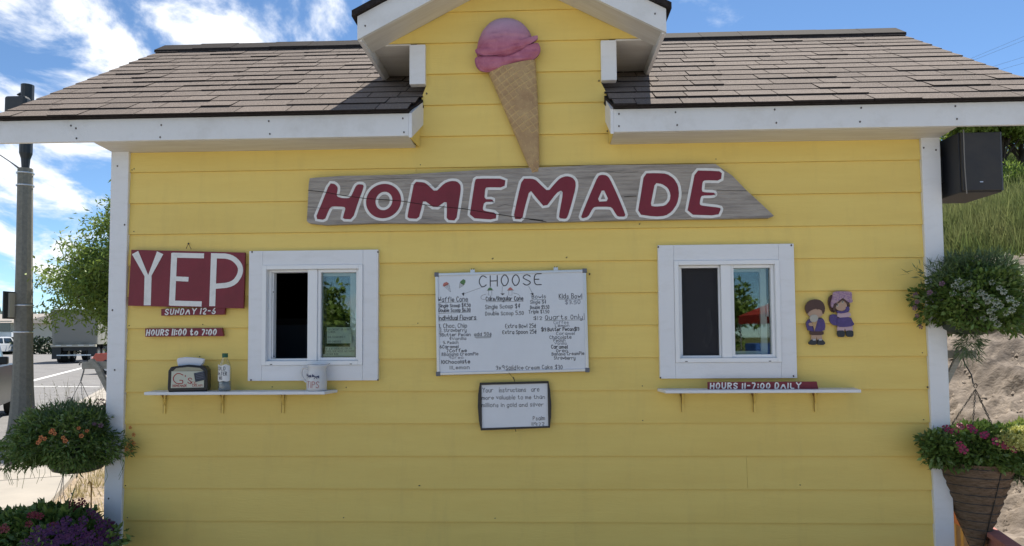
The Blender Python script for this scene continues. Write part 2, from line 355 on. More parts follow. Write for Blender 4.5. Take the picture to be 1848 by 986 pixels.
def mixt(m, f):   # woven mesh: partly see-through
    n = m.node_tree; b = n.nodes['Principled BSDF']; t = n.nodes.new('ShaderNodeBsdfTransparent'); x = n.nodes.new('ShaderNodeMixShader'); x.inputs[0].default_value = f
    n.links.new(b.outputs[0], x.inputs[1]); n.links.new(t.outputs[0], x.inputs[2]); n.links.new(x.outputs[0], n.nodes['Material Output'].inputs[0])
mixt(m_screen, .35)

# ================================================================== SETTING
HX = 4.95
def hill(x, y):
    s = .52 * (x - 5.0) + .86 * (y - .7); h = np.where(s > 0, .50 * s, 0)
    h = np.where(s > 6, 3.0 + (s - 6) * .25, h); h = np.minimum(h, 6.6)
    h = h * np.clip((x - 4.75) / 1.2, 0, 1) ** 1.2 if True else h
    h = h * np.clip((x - y * .30 - 3.0) / 3.0, 0, 1)
    return h
def axis(a, b, fa, fb, step, far, nfar):
    mid = np.arange(fa, fb, step); lo = fa - np.geomspace(step, fa - a, nfar)[::-1]; hi = fb + np.geomspace(step, b - fb, nfar)
    return np.concatenate([lo, mid, hi])
gx = axis(-900, 900, -6, 26, .35, 0, 26); gy = axis(-300, 1500, -2, 26, .35, 0, 26)
X, Y = np.meshgrid(gx, gy); Z = hill(X, Y)
V = np.stack([X, Y, Z - .012], -1).reshape(-1, 3); nx = len(gx)
I = (np.arange(len(gy) - 1)[:, None] * nx + np.arange(nx - 1)[None]).reshape(-1)
npmesh('ground', V, np.stack([I, I + 1, I + nx + 1, I + nx], 1), m_grassg, kind='structure', smooth=True)
# road frame: u along the road, n across it
U = Vector((-.43, .903)); N = Vector((.903, .43))
def rd(a, n): p = U * a + N * n; return (p.x, p.y)
def sheet(name, a0, a1, n0, n1, z, m, h=0):
    mb = MB(); p = [rd(a0, n0), rd(a0, n1), rd(a1, n1), rd(a1, n0)]
    if h: mb.prism(p, z - h, z, axis='z')
    else: mb.add([(*q, z) for q in p], [(0, 1, 2, 3)])
    return mb.build(name, m, kind='structure', org=(0, 0, 0))
sheet('road', -40, 400, -20, -1.98, -.004, m_asph)
sheet('kerb', -40, 90, -2.1, -1.98, .07, m_conc, .09)
# pavement slabs with joints
pav = bpy.data.objects.new('pavement', None); scene.collection.objects.link(pav); pav['kind'] = 'structure'; ORG[pav.name] = Vector((0, 0, 0))
for k in range(26):
    mb = MB(); a0 = -6 + k * 1.5; p = [rd(a0 + .008, -1.972), rd(a0 + .008, -.76), rd(a0 + 1.492, -.76), rd(a0 + 1.492, -1.972)]
    mb.prism(p, -.02, .068 + random.uniform(-.002, .002), axis='z'); mb.build('paving_slab', m_conc, pav, bevel=.006)
mb = MB(); mb.add([(-8, -30, .004), (40, -30, .004), (40, -.9, .004), (-.9, -.9, .004), (-.9, .9, .004), (-2.6, -3, .004)], [(0, 1, 2, 3, 5), (3, 4, 5)])
mb.build('forecourt', m_conc, kind='structure', org=(0, 0, 0))
mb = MB(); mb.add([(*rd(-2, -.76), .010), (*rd(-2, 1.2), .010), (*rd(22, 2.0), .010), (*rd(22, -.76), .010)], [(0, 1, 2, 3)])
mb.build('gravel_strip', m_gravel, kind='structure', org=(0, 0, 0))
road_marks = MB()
p0, p1 = Vector((-14.0, 17.5)), Vector((-20.47, 31.2)); d = (p1 - p0).normalized(); nn = Vector((-d.y, d.x)) * .11
road_marks.add([(*(p0 + nn), .002), (*(p0 - nn), .002), (*(p1 + d * 6 - nn), .002), (*(p1 + d * 6 + nn), .002)], [(0, 1, 2, 3)])
q0, q1 = Vector(gr(50, 697.5).xy), Vector(gr(180, 698.5).xy); d = (q1 - q0).normalized(); nn = Vector((-d.y, d.x)) * .10
road_marks.add([(*(q0 + nn), .002), (*(q0 - nn), .002), (*(q1 - nn), .002), (*(q1 + nn), .002)], [(0, 1, 2, 3)])
road_marks.build('road_marking', m_yline, kind='structure', org=(0, 0, 0))
# gravel stones
n = 2600; a = rng.uniform(-1, 9, n); b = rng.uniform(-.9, 1.2, n); P = np.stack([a * U.x + b * N.x, a * U.y + b * N.y, np.full(n, .012)], 1)
def pebbles(P, s):
    n = len(P); base = np.array([[1, 0, 0], [-.5, .87, 0], [-.5, -.87, 0], [.1, 0, .8]]); r = rng.uniform(.5, 1.4, (n, 1, 1)) * s
    ang = rng.uniform(0, 6.28, n); c, sn = np.cos(ang), np.sin(ang); Rm = np.zeros((n, 3, 3)); Rm[:, 0, 0] = c; Rm[:, 0, 1] = -sn; Rm[:, 1, 0] = sn; Rm[:, 1, 1] = c; Rm[:, 2, 2] = 1
    v = np.einsum('nij,kj->nki', Rm, base) * r * rng.uniform(.7, 1.3, (n, 4, 3)) + P[:, None, :] ; v[:, :3, 2] -= s * .3
    f = (np.arange(n)[:, None, None] * 4 + np.array([[0, 1, 3], [1, 2, 3], [2, 0, 3]])[None]).reshape(-1, 3); return v.reshape(-1, 3), f
npmesh('gravel_stones', *pebbles(P, .022), m_rock, kind='stuff')
# far wooded hill across the valley on the left
vs, fs = [], []; K = 120
for i in range(K):
    t = i / (K - 1); x = -900 + 1500 * t; h = 19 + 6 * math.sin(t * 9) + 3 * math.sin(t * 31) + random.uniform(-.9, .9)
    vs += [(x, 520, 0), (x, 600, h * .7), (x, 660, h + random.uniform(-1, 1.6)), (x, 760, 0)]
for i in range(K - 1):
    for k in range(3): fs.append((i * 4 + k, i * 4 + k + 1, i * 4 + 5 + k, i * 4 + 4 + k))
MB().add(vs, fs).build('wooded_hill', m_hill, kind='structure', org=(0, 0, 0), smooth=True)
# conifers on that hill as one mass
n = 2600; x = rng.uniform(-560, 60, n); y = rng.uniform(560, 670, n); t = (x + 900) / 1500
h = (19 + 6 * np.sin(t * 9) + 3 * np.sin(t * 31)) * np.clip((y - 520) / 140, 0, 1) * .97; hh = rng.uniform(3, 7, n); r = hh * .22
v = np.stack([np.stack([x - r, y, h], 1), np.stack([x + r, y - r, h], 1), np.stack([x + r, y + r, h], 1), np.stack([x, y, h + hh], 1)], 1).reshape(-1, 3)
f = (np.arange(n)[:, None, None] * 4 + np.array([[0, 1, 3], [1, 2, 3], [2, 0, 3]])[None]).reshape(-1, 3)
npmesh('far_forest', v, f, m_hill, kind='stuff')

# hillside on the right: rough dirt bank, grass above
step = .045; xs = np.arange(4.72, 11.5, step); ys = np.arange(-1.6, 7.6, step); X, Y = np.meshgrid(xs, ys)
from mathutils import noise as mnoise
def nz2(x, y, s, seed=0): return np.array([mnoise.noise(Vector((a * s, b * s, seed))) for a, b in zip(x.ravel(), y.ravel())]).reshape(x.shape)
Zd = hill(X, Y) + .13 + .16 * nz2(X, Y, 1.1) + .09 * np.abs(nz2(X, Y, 3.2, 3)) + .055 * nz2(X, Y * 1.4, 8, 5) + .05 * np.abs(nz2(X, Y, 17, 8)) + .012 * rng.normal(size=X.shape)
edge = np.clip(np.minimum.reduce([(X - 4.72) / .5, (11.5 - X) / .5, (Y + 1.6) / .5, (7.6 - Y) / 1.0]), 0, 1)
edge = edge * np.clip((5.1 - (.52 * (X - 5.0) + .86 * (Y - .7))) / .9, 0, 1)
Zd = hill(X, Y) - .04 + (Zd - hill(X, Y) + .04) * edge
nx = len(xs); I = (np.arange(len(ys) - 1)[:, None] * nx + np.arange(nx - 1)[None]).reshape(-1)
npmesh('dirt_bank', np.stack([X, Y, Zd], -1).reshape(-1, 3), np.stack([I, I + 1, I + nx + 1, I + nx], 1), m_dirt, kind='structure')
n = 14000; x = rng.uniform(4.9, 11, n); y = rng.uniform(-.8, 7, n); k_ = (.52 * (x - 5) + .86 * (y - .7)) < 4.5; x, y = x[k_], y[k_]; P = np.stack([x, y, hill(x, y) + .14 + .16 * nz2(x, y, 1.1)], 1)
npmesh('dirt_clods', *pebbles(P, .02), m_dirt, kind='stuff')
def blades(x, y, z, h, w=.012, lean=.25):
    n = len(x); a = rng.uniform(0, 3.14, n); dx, dy = np.cos(a) * w, np.sin(a) * w; lx, ly = rng.normal(size=n) * lean * h, rng.normal(size=n) * lean * h
    b = np.stack([x, y, z], 1); v = np.stack([b - np.stack([dx, dy, 0 * x], 1), b + np.stack([dx, dy, 0 * x], 1), b + np.stack([lx, ly, h], 1)], 1).reshape(-1, 3)
    return v, np.arange(3 * n).reshape(n, 3)
n = 280000; y = rng.uniform(4.2, 20, n) ; x = 2.445 + (y + 4.057) * rng.uniform(.46, .86, n); keep = (.5 * (x - 5) + .86 * (y - .7)) > 4.6 + .5 * rng.normal(size=n); x, y = x[keep], y[keep]
npmesh('hillside_grass', *blades(x, y, hill(x, y) - .02, rng.uniform(.06, .24, len(x)) * (1 + 1.3 * (rng.uniform(size=len(x)) < .06)), .009), m_grass, kind='stuff')

# ================================================================== KIOSK
def zl(i): return 2.3 - .178 * i           # bottom edge of siding course i
kiosk = thing('ice_cream_kiosk', (2.3, 1.6, 0), 'yellow clapboard ice cream stand with shingled roof, centre gable and two serving windows', 'building')
wall = MB().box(.01, 4.60, .035, .10, .1, 1.30); wall = MB()
# inner shell around the openings, other walls, floor
sh = MB()
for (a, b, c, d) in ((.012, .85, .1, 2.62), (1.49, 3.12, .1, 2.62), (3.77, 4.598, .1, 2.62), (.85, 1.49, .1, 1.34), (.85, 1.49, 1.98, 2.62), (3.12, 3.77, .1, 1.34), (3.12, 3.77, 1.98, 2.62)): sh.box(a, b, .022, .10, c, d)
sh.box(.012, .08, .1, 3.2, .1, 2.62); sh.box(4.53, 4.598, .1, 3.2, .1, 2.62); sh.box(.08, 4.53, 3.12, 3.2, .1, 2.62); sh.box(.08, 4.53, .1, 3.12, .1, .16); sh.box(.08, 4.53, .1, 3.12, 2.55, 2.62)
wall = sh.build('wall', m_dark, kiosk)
def lap(poly, zb, parent=wall, name='siding_board', e=.178):
    """one tapered clapboard: polygon in xz, lower edge proud"""
    yf = lambda z: 0 + .011 * min(max((z - zb) / e, 0), 1)
    zmin = min(p[1] for p in poly); k = .0048 if abs(zmin - zb) < .002 else 0
    full = list(poly); poly = [(p[0], p[1] + (k if abs(p[1] - zmin) < 1e-6 else 0)) for p in poly]
    n = len(poly); a = [(p[0], yf(p[1]) + random.uniform(-.0004, .0004), p[1]) for p in poly]; b = [(p[0], .021, p[1]) for p in poly]
    mb = MB(); mb.add(a + b, [tuple(range(n)), tuple(range(2 * n - 1, n - 1, -1))] + [(i, i + n, (i + 1) % n + n, (i + 1) % n) for i in range(n)])
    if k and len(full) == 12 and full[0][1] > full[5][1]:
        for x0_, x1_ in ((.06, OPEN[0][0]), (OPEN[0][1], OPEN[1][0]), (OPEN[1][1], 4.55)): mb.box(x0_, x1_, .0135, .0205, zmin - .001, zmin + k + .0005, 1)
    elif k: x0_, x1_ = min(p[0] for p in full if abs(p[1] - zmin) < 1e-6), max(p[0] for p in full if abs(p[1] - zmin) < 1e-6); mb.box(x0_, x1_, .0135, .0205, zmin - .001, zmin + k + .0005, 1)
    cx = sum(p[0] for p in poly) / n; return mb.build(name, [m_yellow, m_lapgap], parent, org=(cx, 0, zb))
OPEN = ((.845, 1.492), (3.122, 3.768))
JOINTS = {9: (3.54,), 0: (1.74,)}
for i in range(12, -2, -1):
    zb, zt = zl(i), zl(i - 1) + .004
    segs = [(.06, 4.55)]
    if i == -1: zt = 2.597
    cut = zb < 2.0 and zt > 1.32
    if cut: segs = [(.06, OPEN[0][0]), (OPEN[0][1], OPEN[1][0]), (OPEN[1][1], 4.55)]
    if cut and (zb < 1.33 or zt > 1.99):       # notched board under or over the window openings
        (a1, b1), (a2, b2) = OPEN; lo = zb < 1.33; h = 1.33 if lo else 1.99; A_, B_ = (zb, zt) if lo else (zt, zb)
        pl = [(.06, A_), (4.55, A_), (4.55, B_), (b2, B_), (b2, h), (a2, h), (a2, B_), (b1, B_), (b1, h), (a1, h), (a1, B_), (.06, B_)]
        lap(pl if lo else pl[::-1], zb); continue
    for a, b in segs:
        if i == -1:
            zu = zl(-2) + .004; lap([(a, zb), (b, zb), (b, zt), (2.829, zt), (2.829, zu), (1.738, zu), (1.738, zt), (a, zt)], zb)
        else:
            js = [a] + [j for j in JOINTS.get(i, ()) if a < j < b] + [b]
            for c, d_ in zip(js[:-1], js[1:]): lap([(c + (.0006 if c > a else 0), zb), (d_ - (.0006 if d_ < b else 0), zb), (d_ - (.0006 if d_ < b else 0), zt), (c + (.0006 if c > a else 0), zt)], zb)
    if cut:
        for a, b in OPEN:
            if zb < 1.33: lap([(a + .001, zb), (b - .001, zb), (b - .001, 1.33), (a + .001, 1.33)], zb)
            if zt > 1.99: lap([(a + .001, 1.99), (b - .001, 1.99), (b - .001, zt), (a + .001, zt)], zb)
GC, GH, GS = 2.288, .818, .52              # gable centre, half span, slope
gable = MB().prism([(1.745, 2.60), (2.822, 2.60), (2.822, 2.72), (2.808, 2.77), (2.78, 2.94), (2.78, 3.196), (2.99, 3.196), (GC, 3.56), (1.59, 3.196), (1.80, 3.196), (1.80, 2.94), (1.775, 2.77), (1.745, 2.72)], .024, .06).build('gable_wall', m_yellow, kiosk)
for i in range(-2, -9, -1):
    zb, zt = zl(i), zl(i - 1) + .004; hw = lambda z: .805 - max(0, (z - 3.155) / GS)
    if zb > 3.5: break
    if zb < 2.94:
        lf = [(1.738, 2.655), (1.738, 2.70), (1.768, 2.76), (1.771, zt)] if i == -2 else [(1.772, zb), (1.774, 2.885), (1.797, 2.948), (1.797, zt)]
        rt = [(2.829, 2.655), (2.829, 2.70), (2.816, 2.76), (2.814, zt)] if i == -2 else [(2.812, zb), (2.811, 2.89), (2.7835, 2.948), (2.7835, zt)]
        if i == -2: lf[0] = (1.738, zb); rt[0] = (2.829, zb)
        lap(rt[:1] + rt[1:] + lf[::-1], zb, gable)
    elif zb < 3.1: lap([(1.745, zb), (2.83, zb), (2.83, zt), (1.745, zt)], zb, gable)
    else:
        zt = min(zt, 3.155 + .80 * GS); lap([(GC - hw(zb), zb), (GC + hw(zb), zb), (GC + hw(zt), zt), (GC - hw(zt), zt)], zb, gable)
# sloped strip of wall between roof cut and soffit on both sides of the bay is part of the boards above
for x0, x1 in ((-.004, .098), (4.512, 4.612)): MB().box(x0, x1, -.014, .03, .06, 2.604).build('corner_trim', m_white2, kiosk, bevel=.003)
for x0, x1 in ((-.004, .03), (4.578, 4.612)): MB().box(x0, x1, .032, .12, .06, 2.604).build('corner_trim', m_white2, kiosk)
MB().box(1.708, 1.798, -.022, .03, 2.952, 3.179).build('corner_trim', m_white2, kiosk, bevel=.003)
MB().box(2.782, 2.868, -.022, .03, 2.952, 3.179).build('corner_trim', m_white2, kiosk, bevel=.003)
side = MB()
for x0, x1 in ((-.0, .012), (4.598, 4.61)): side.box(x0, x1, .12, 3.2, .1, 2.62)
side.prism([(.1, 2.62), (3.1, 2.62), (1.6, 3.78)], .0, .012, axis='x'); side.prism([(.1, 2.62), (3.1, 2.62), (1.6, 3.78)], 4.598, 4.61, axis='x'); side.build('end_wall', m_yellow, kiosk)

T = math.tan(R(31.05)); CS = math.cos(R(31.05)); SN = math.sin(R(31.05))
def zroof(y): return 2.750 + (y + .22) * T
roof = MB()
def slab(x0, x1, y0, y1, th=.05, off=-.012, da=0, db=0):
    roof.add([(x + (d_ if y == y1 else 0), y, zroof(y) + off + dz) for dz in (-th, 0) for y in (y0, y1) for x, d_ in ((x0, da), (x1, db))], [(0, 2, 3, 1), (4, 5, 7, 6), (0, 1, 5, 4), (2, 6, 7, 3), (0, 4, 6, 2), (1, 3, 7, 5)])
slab(-.53, 1.738, -.178, .026, db=.05); slab(2.829, 5.15, -.178, .026, da=-.035); slab(-.53, 5.15, .026, 1.6)
roof.add([(x, y, (zroof(1.6) - (y - 1.6) * T) - .012 + dz) for dz in (-.05, 0) for y in (1.6, 3.42) for x in (-.53, 5.15)], [(0, 2, 3, 1), (4, 5, 7, 6), (0, 1, 5, 4), (2, 6, 7, 3), (0, 4, 6, 2), (1, 3, 7, 5)])
roof = roof.build('roof', m_shback, kiosk)
# shingles: courses of tabs, some a double layer thick
EX = .1395; NROW = 16; shmesh = {}
def shingle_mesh(w, th):
    k = (round(w, 3), th)
    if k in shmesh: return shmesh[k]
    L = EX + .03; g = .0025
    v = [(g, 0, 0), (w - g, 0, 0), (g, 0, th), (w - g, 0, th), (g, L, -.004), (w - g, L, -.004), (g, L, .0015), (w - g, L, .0015)]
    f = [(0, 1, 3, 2), (2, 3, 7, 6), (0, 2, 6, 4), (1, 5, 7, 3), (4, 6, 7, 5)]
    me = bpy.data.meshes.new('shingle'); me.from_pydata([(a, b * CS - c * SN, b * SN + c * CS) for a, b, c in v], [], f); me.materials.append(m_shingle); me.materials.append(m_shback); me.polygons.foreach_set('material_index', [1, 0, 1, 1, 0]); me.update(); shmesh[k] = me; return me
def in_dormer(x, w, y):
    return x + w > 1.72 and x < 2.85 and y > -.05 and x > 1.60 - .0 and x + w < 2.97
cnt = 0; farsh = MB()
for r in range(NROW):
    s = r * EX - .012; y = -.235 + s * CS; z = zroof(-.235) + s * SN
    if r >= 15: pass
    for X0, X1 in (((-.545, 1.742 + (y + .235) * .18), (2.825 - (y + .235) * .12, 5.165)) if y < -.0 else (((-.545, 1.80), (2.78, 5.165)) if y < 1.05 else ((-.545, 5.165),))):
        x = X0; first = True
        while x < X1 - .01:
            w = random.choice((.17, .20, .24, .28, .31)); 
            if first: w = (.12, .25, .18, .30)[r % 4]; first = False
            if x + w > X1 - .12: w = X1 - x
            th = random.choice((.007, .007, .007, .010, .012))
            if r >= 12:                        # the farthest courses, past the first 300 tabs, stay one piece
                me_ = shingle_mesh(w, th); farsh.add([(v.co.x + x, v.co.y + y, v.co.z + z + .002) for v in me_.vertices], [tuple(p.vertices) for p in me_.polygons]); farsh.m[-5:] = [1, 0, 1, 1, 0]; x += w; continue
            o = bpy.data.objects.new('shingle', shingle_mesh(w, th)); scene.collection.objects.link(o); o.parent = roof
            o.location = Vector((x, y, z + .002)) - ORG[kiosk.name]; x += w; cnt += 1
farsh.build('shingle_courses', [m_shingle, m_shback], roof, kind='stuff')
# starter strip / dark drip edge along eaves, rakes and ridge caps
for x0, x1 in ((-.535, 1.742), (2.826, 5.155)): MB().box(x0, x1, -.232, -.203, 2.7335, 2.748).build('drip_edge', m_shback, roof)
for xx in (-.545, 5.145): MB().add([(x, y, zroof(y) + dz) for dz in (-.10, -.008) for y in (-.21, 1.6) for x in (xx, xx + .02)], [(0, 2, 3, 1), (4, 5, 7, 6), (0, 1, 5, 4), (2, 6, 7, 3), (0, 4, 6, 2), (1, 3, 7, 5)]).build('rake_board', m_white2, kiosk)
x = -.56
while x < 5.16:
    w = min(.30, 5.18 - x); lift = random.uniform(0, .006); z = zroof(1.6) + .012 + lift
    MB().prism([(1.44, z - .16 * T - .004), (1.6, z), (1.76, z - .16 * T - .004), (1.76, z - .16 * T + .010), (1.6, z + .022), (1.44, z - .16 * T + .018)], x, x + w + .0, axis='x').build('ridge_cap', m_shback, roof); x += w + .002
# eaves: fascias, soffits, rake returns
for x0, x1 in ((-.53, 1.738), (2.829, 5.15)): MB().box(x0, x1, -.203, -.18, 2.609, 2.7315).build('fascia', m_white, kiosk, bevel=.002)
for x0, x1, e in ((.0, 1.7382, 1), (2.829, 4.61, 1)): MB().hexa([(x, y, z) for dz in (0, 1) for y, z in ((-.179, (2.6075, 2.617)[dz]), (.0105, (2.5972, 2.612)[dz])) for x in (x0, x1)]).build('soffit', m_soffit, kiosk)
MB().prism([(-.179, 2.6185), (-.002, 2.6185), (-.002, 2.76), (-.179, 2.69)], -.002, .008, axis='x').build('soffit_end', m_soffit, kiosk)
MB().prism([(-.179, 2.6185), (-.002, 2.6185), (-.002, 2.76), (-.179, 2.69)], 4.602, 4.612, axis='x').build('soffit_end', m_soffit, kiosk)
for xa, xb, w in ((1.7385, 1.765, .016), (2.8285, 2.819, -.016)):
    P = [(-.203, 2.600), (-.203, 2.733), (.14, 2.94), (.14, 2.81)]
    xf = lambda y: xa + (xb - xa) * (y + .203) / .2
    v = [(xf(y), y, z) for y, z in P] + [(xf(y) + w, y, z) for y, z in P]
    MB().add(v, [(0, 1, 2, 3), (7, 6, 5, 4), (0, 4, 5, 1), (1, 5, 6, 2), (2, 6, 7, 3), (3, 7, 4, 0)]).build('rake_return', m_white2, kiosk)
    P = [(-.179, 2.609), (-.002, 2.599), (-.002, 2.80), (-.179, 2.68)]; v = [(xf(y) - w * .1, y, z) for y, z in P] + [(xf(y) - w * .5, y, z) for y, z in P]
    MB().add(v, [(0, 1, 2, 3), (7, 6, 5, 4), (0, 4, 5, 1), (1, 5, 6, 2), (2, 6, 7, 3), (3, 7, 4, 0)]).build('roof_end_panel', m_yellow, kiosk)
# centre gable
gy0, gy1 = -.25, -.228; zb0, zt0 = 3.120, 3.247
for s in (-1, 1):
    X = lambda d: GC + s * d
    MB().prism([(X(GH), zb0), (X(GH), zt0), (X(0.0005), zt0 + GH * GS), (X(0.0005), zb0 + GH * GS)], gy0, gy1).build('gable_fascia', m_white, kiosk)
    MB().add([(X(GH - .02), gy1, 3.145), (X(.0005), gy1, 3.145 + (GH - .02) * GS), (X(.0005), -.0, 3.145 + (GH - .02) * GS), (X(GH - .02), -.0, 3.145),
              (X(GH - .02), gy1, 3.155), (X(.0005), gy1, 3.155 + (GH - .02) * GS), (X(.0005), -.0, 3.155 + (GH - .02) * GS), (X(GH - .02), -.0, 3.155)],
             [(0, 1, 2, 3), (4, 7, 6, 5), (0, 4, 5, 1), (2, 6, 7, 3), (0, 3, 7, 4), (1, 5, 6, 2)]).build('gable_soffit', m_soffit, kiosk)
    # boxed side eave running back into the main roof
    v = [(X(.578), .001, 3.182), (X(GH - .02), .001, 3.182), (X(GH - .02), .56, 3.182), (X(.578), .56, 3.182)]
    MB().add(v + [(a, b, c + .01) for a, b, c in v], [(0, 1, 2, 3), (7, 6, 5, 4), (0, 4, 5, 1), (2, 6, 7, 3), (0, 3, 7, 4), (1, 5, 6, 2)]).build('side_soffit', m_soffit, kiosk)
    xx = sorted((X(GH), X(GH - .02))); MB().prism([(gy1 + .0005, 3.120), (gy1 + .0005, 3.245), (.66, 3.245), (.44, 3.120)], xx[0], xx[1], axis='x').build('side_fascia', m_white2, kiosk)
    xx = sorted((X(.576), X(.56))); MB().box(xx[0], xx[1], .26, .55, 2.95, 3.19).build('dormer_cheek', m_yellow, kiosk)
    dr = MB(); a, b = GH + .025, 0
    pl = [(X(a), zt0 - .025 * GS + .003), (X(a), zt0 - .025 * GS + .036), (X(0), zt0 + GH * GS + .04), (X(0), zt0 + GH * GS + .003)]
    dr.prism(pl, -.275, 1.35).build('dormer_roof', m_shback, kiosk)
# nail heads on fascias
nails = MB()
for px, py, yy in ((128, 227, -.204), (137, 232, -.204), (138, 250, -.204), (291, 226, -.204), (289, 248, -.204), (485, 219, -.204), (487, 242, -.204), (727, 214, -.204), (729, 239, -.204), (1117, 206, -.204), (1117, 228, -.204), (1219, 203, -.204), (1222, 226, -.204),
                   (1398, 198, -.204), (1401, 222, -.204), (1554, 195, -.204), (1552, 220, -.204), (1724, 192, -.204), (1727, 215, -.204), (659, 47, -.251), (1182, 25, -.251), (212, 300, -.0145), (225, 406, -.0145), (207, 668, -.0145), (1667, 267, -.0145), (1689, 271, -.0145), (1674, 699, -.0145),
                   (755, 246, 0), (770, 169, 0), (1096, 237, 0), (1081, 146, 0), (340, 440, 0), (558, 462, -.02), (455, 455, -.027), (682, 455, -.027), (453, 686, -.027), (682, 686, -.027), (1188, 446, -.027), (1428, 443, -.027), (1192, 682, -.027), (1432, 679, -.027), (1064, 495, 0), (196, 900, -.0145), (203, 560, -.0145)):
    c = at(px, py, yy); nails.lathe(c, [(.0001, 0)], 1) if 0 else nails.prism([(c.x + .0042 * math.cos(a), c.z + .0055 * math.sin(a)) for a in (0, 1.05, 2.1, 3.14, 4.2, 5.2)], yy - .002, yy + .003)
for _ in range(46):
    i_ = random.randint(-1, 11); x_ = random.choice([.12, .53, .94, 1.35, 1.76, 2.17, 2.58, 2.99, 3.40, 3.81, 4.22, 4.48]) + random.uniform(-.01, .01); z_ = zl(i_) + random.uniform(.018, .03)
    nails.prism([(x_ + .0028 * math.cos(a), z_ + .0032 * math.sin(a)) for a in (0, 1.05, 2.1, 3.14, 4.2, 5.2)], -.0012, .004)
nails.build('nail_heads', m_nail, kiosk, kind='stuff')

# ---- windows
def window(x0, x1, z0, z1, ix0, ix1, iz0, iz1, screen, label):
    W = MB()
    for a, b, c, d in ((x0, ix0, z0, z1), (ix1, x1, z0, z1), (ix0 + .0005, ix1 - .0005, iz1, z1), (ix0 + .0005, ix1 - .0005, z0, iz0)): W.box(a, b, -.026, .0155, c, d)
    w = W.build('window', m_white2, kiosk, label=label, bevel=.002)
    fr = MB(); t = .024; j = .0006
    for a, b, c, d in ((ix0 + j, ix0 + t, iz0 + j, iz1 - j), (ix1 - t, ix1 - j, iz0 + j, iz1 - j), (ix0 + t, ix1 - t, iz1 - t, iz1 - j), (ix0 + t, ix1 - t, iz0 + j, iz0 + t)): fr.box(a, b, -.034, .06, c, d)
    fr.build('window_frame', m_vinyl, w, bevel=.002)
    xm = (ix0 + ix1) / 2 - .002
    MB().box(xm - .027, xm + .027, -.022, .05, iz0 + t + j, iz1 - t - j).build('mullion', m_vinyl, w, bevel=.003)
    MB().box(xm - .005, xm - .002, -.0235, -.021, iz0 + t + .004, iz1 - t - .004).build('mullion_groove', m_greypl, w) if 0 else None
    # fixed right light with its bead and pane
    a0, a1, c0, c1 = xm + .0275, ix1 - t - j, iz0 + t + j, iz1 - t - j; bd = .017; q = MB()
    for a, b, c, d in ((a0, a0 + bd, c0, c1), (a1 - bd, a1, c0, c1), (a0 + bd, a1 - bd, c1 - bd, c1), (a0 + bd, a1 - bd, c0, c0 + bd)): q.box(a, b, -.012, .03, c, d)
    q.build('sash', m_vinyl, w, bevel=.002)
    MB().box(a0 + bd - .002, a1 - bd + .002, .010, .014, c0 + bd - .002, c1 - bd + .002).build('pane', m_glass, w)
    # sliding sash pushed open behind the fixed light
    b0, b1 = a0 - .02, a1 - .028; q = MB(); sb = .035
    for a, b, c, d in ((b0, b0 + sb, c0 + .004, c1 - .004), (b1 - sb, b1, c0 + .004, c1 - .004), (b0 + sb, b1 - sb, c1 - sb, c1 - .004), (b0 + sb, b1 - sb, c0 + .004, c0 + sb)): q.box(a, b, .034, .055, c, d)
    q.build('sash', m_vinyl, w, bevel=.002)
    MB().box(b0 + sb - .002, b1 - sb + .002, .043, .046, c0 + sb - .004, c1 - sb + .004).build('pane', m_glass, w)
    MB().box(b1 - .006, b1 + .006, .020, .033, (c0 + c1) / 2 - .03, (c0 + c1) / 2 + .045).build('latch', m_alum, w, bevel=.002)
    # stepped jamb of the open left light
    l0, l1 = ix0 + t + j, xm - .0275; q = MB()
    for a, b, c, d, y0 in ((l0, l0 + .016, c0, c1, .002), (l0 + .016, l1, c1 - .013, c1, .002), (l0 + .016, l1, c0, c0 + .012, .002), (l0 + .0165, l0 + .024, c0 + .0125, c1 - .0135, .014)): q.box(a, b, y0, .06, c, d)
    q.build('jamb', m_vinyl, w, bevel=.0015)
    if screen:
        MB().box(l0 + .024, l1, .024, .025, c0 + .012, c1 - .013).build('insect_screen', m_screen, w)
        MB().box(l1 - .008, l1 - .0005, .006, .022, c0 + .012, c1 - .013).build('screen_frame', m_vinyl, w)
    wh = MB(); [wh.box(x, x + .013, -.0348, -.0338, iz0 + .004, iz0 + .008) for x in (ix0 + .05, ix1 - .07)]; wh.build('weep_hole', m_black, w, kind='stuff')
    return w
window(.806, 1.534, 1.297, 2.021, .884, 1.450, 1.382, 1.939, False, 'serving window with its left half slid open to a dark room')
window(3.078, 3.810, 1.300, 2.027, 3.162, 3.728, 1.386, 1.940, True, 'serving window with a dark insect screen over its left half')

# inside the kiosk, seen dimly through the openings
ct = thing('interior_counter', (1.2, .8, .16), 'dark counter cabinet just inside the left serving window', 'cabinet')
MB().box(.3, 2.2, .75, 1.3, .16, 1.62).build('cabinet_body', mat('dim_blue', (.07, .09, .12), .5), ct)
MB().box(.28, 2.22, .73, 1.32, 1.621, 1.66).build('worktop', m_dark, ct)
tw = MB(); tw.add([(3.36, .2, 1.50), (3.40, .2, 1.70), (3.42, .21, 1.55), (3.385, .2, 1.46), (3.405, .2, 1.73)], [(0, 1, 4), (0, 3, 1), (3, 2, 1)])
tw.prism([(3.365, 1.485), (3.395, 1.515), (3.402, 1.60), (3.392, 1.66), (3.382, 1.60)], .2, .206).build('hanging_cloth', m_lwhite, label='pale cloth hanging in the dark behind the screened serving window', cat='cloth')

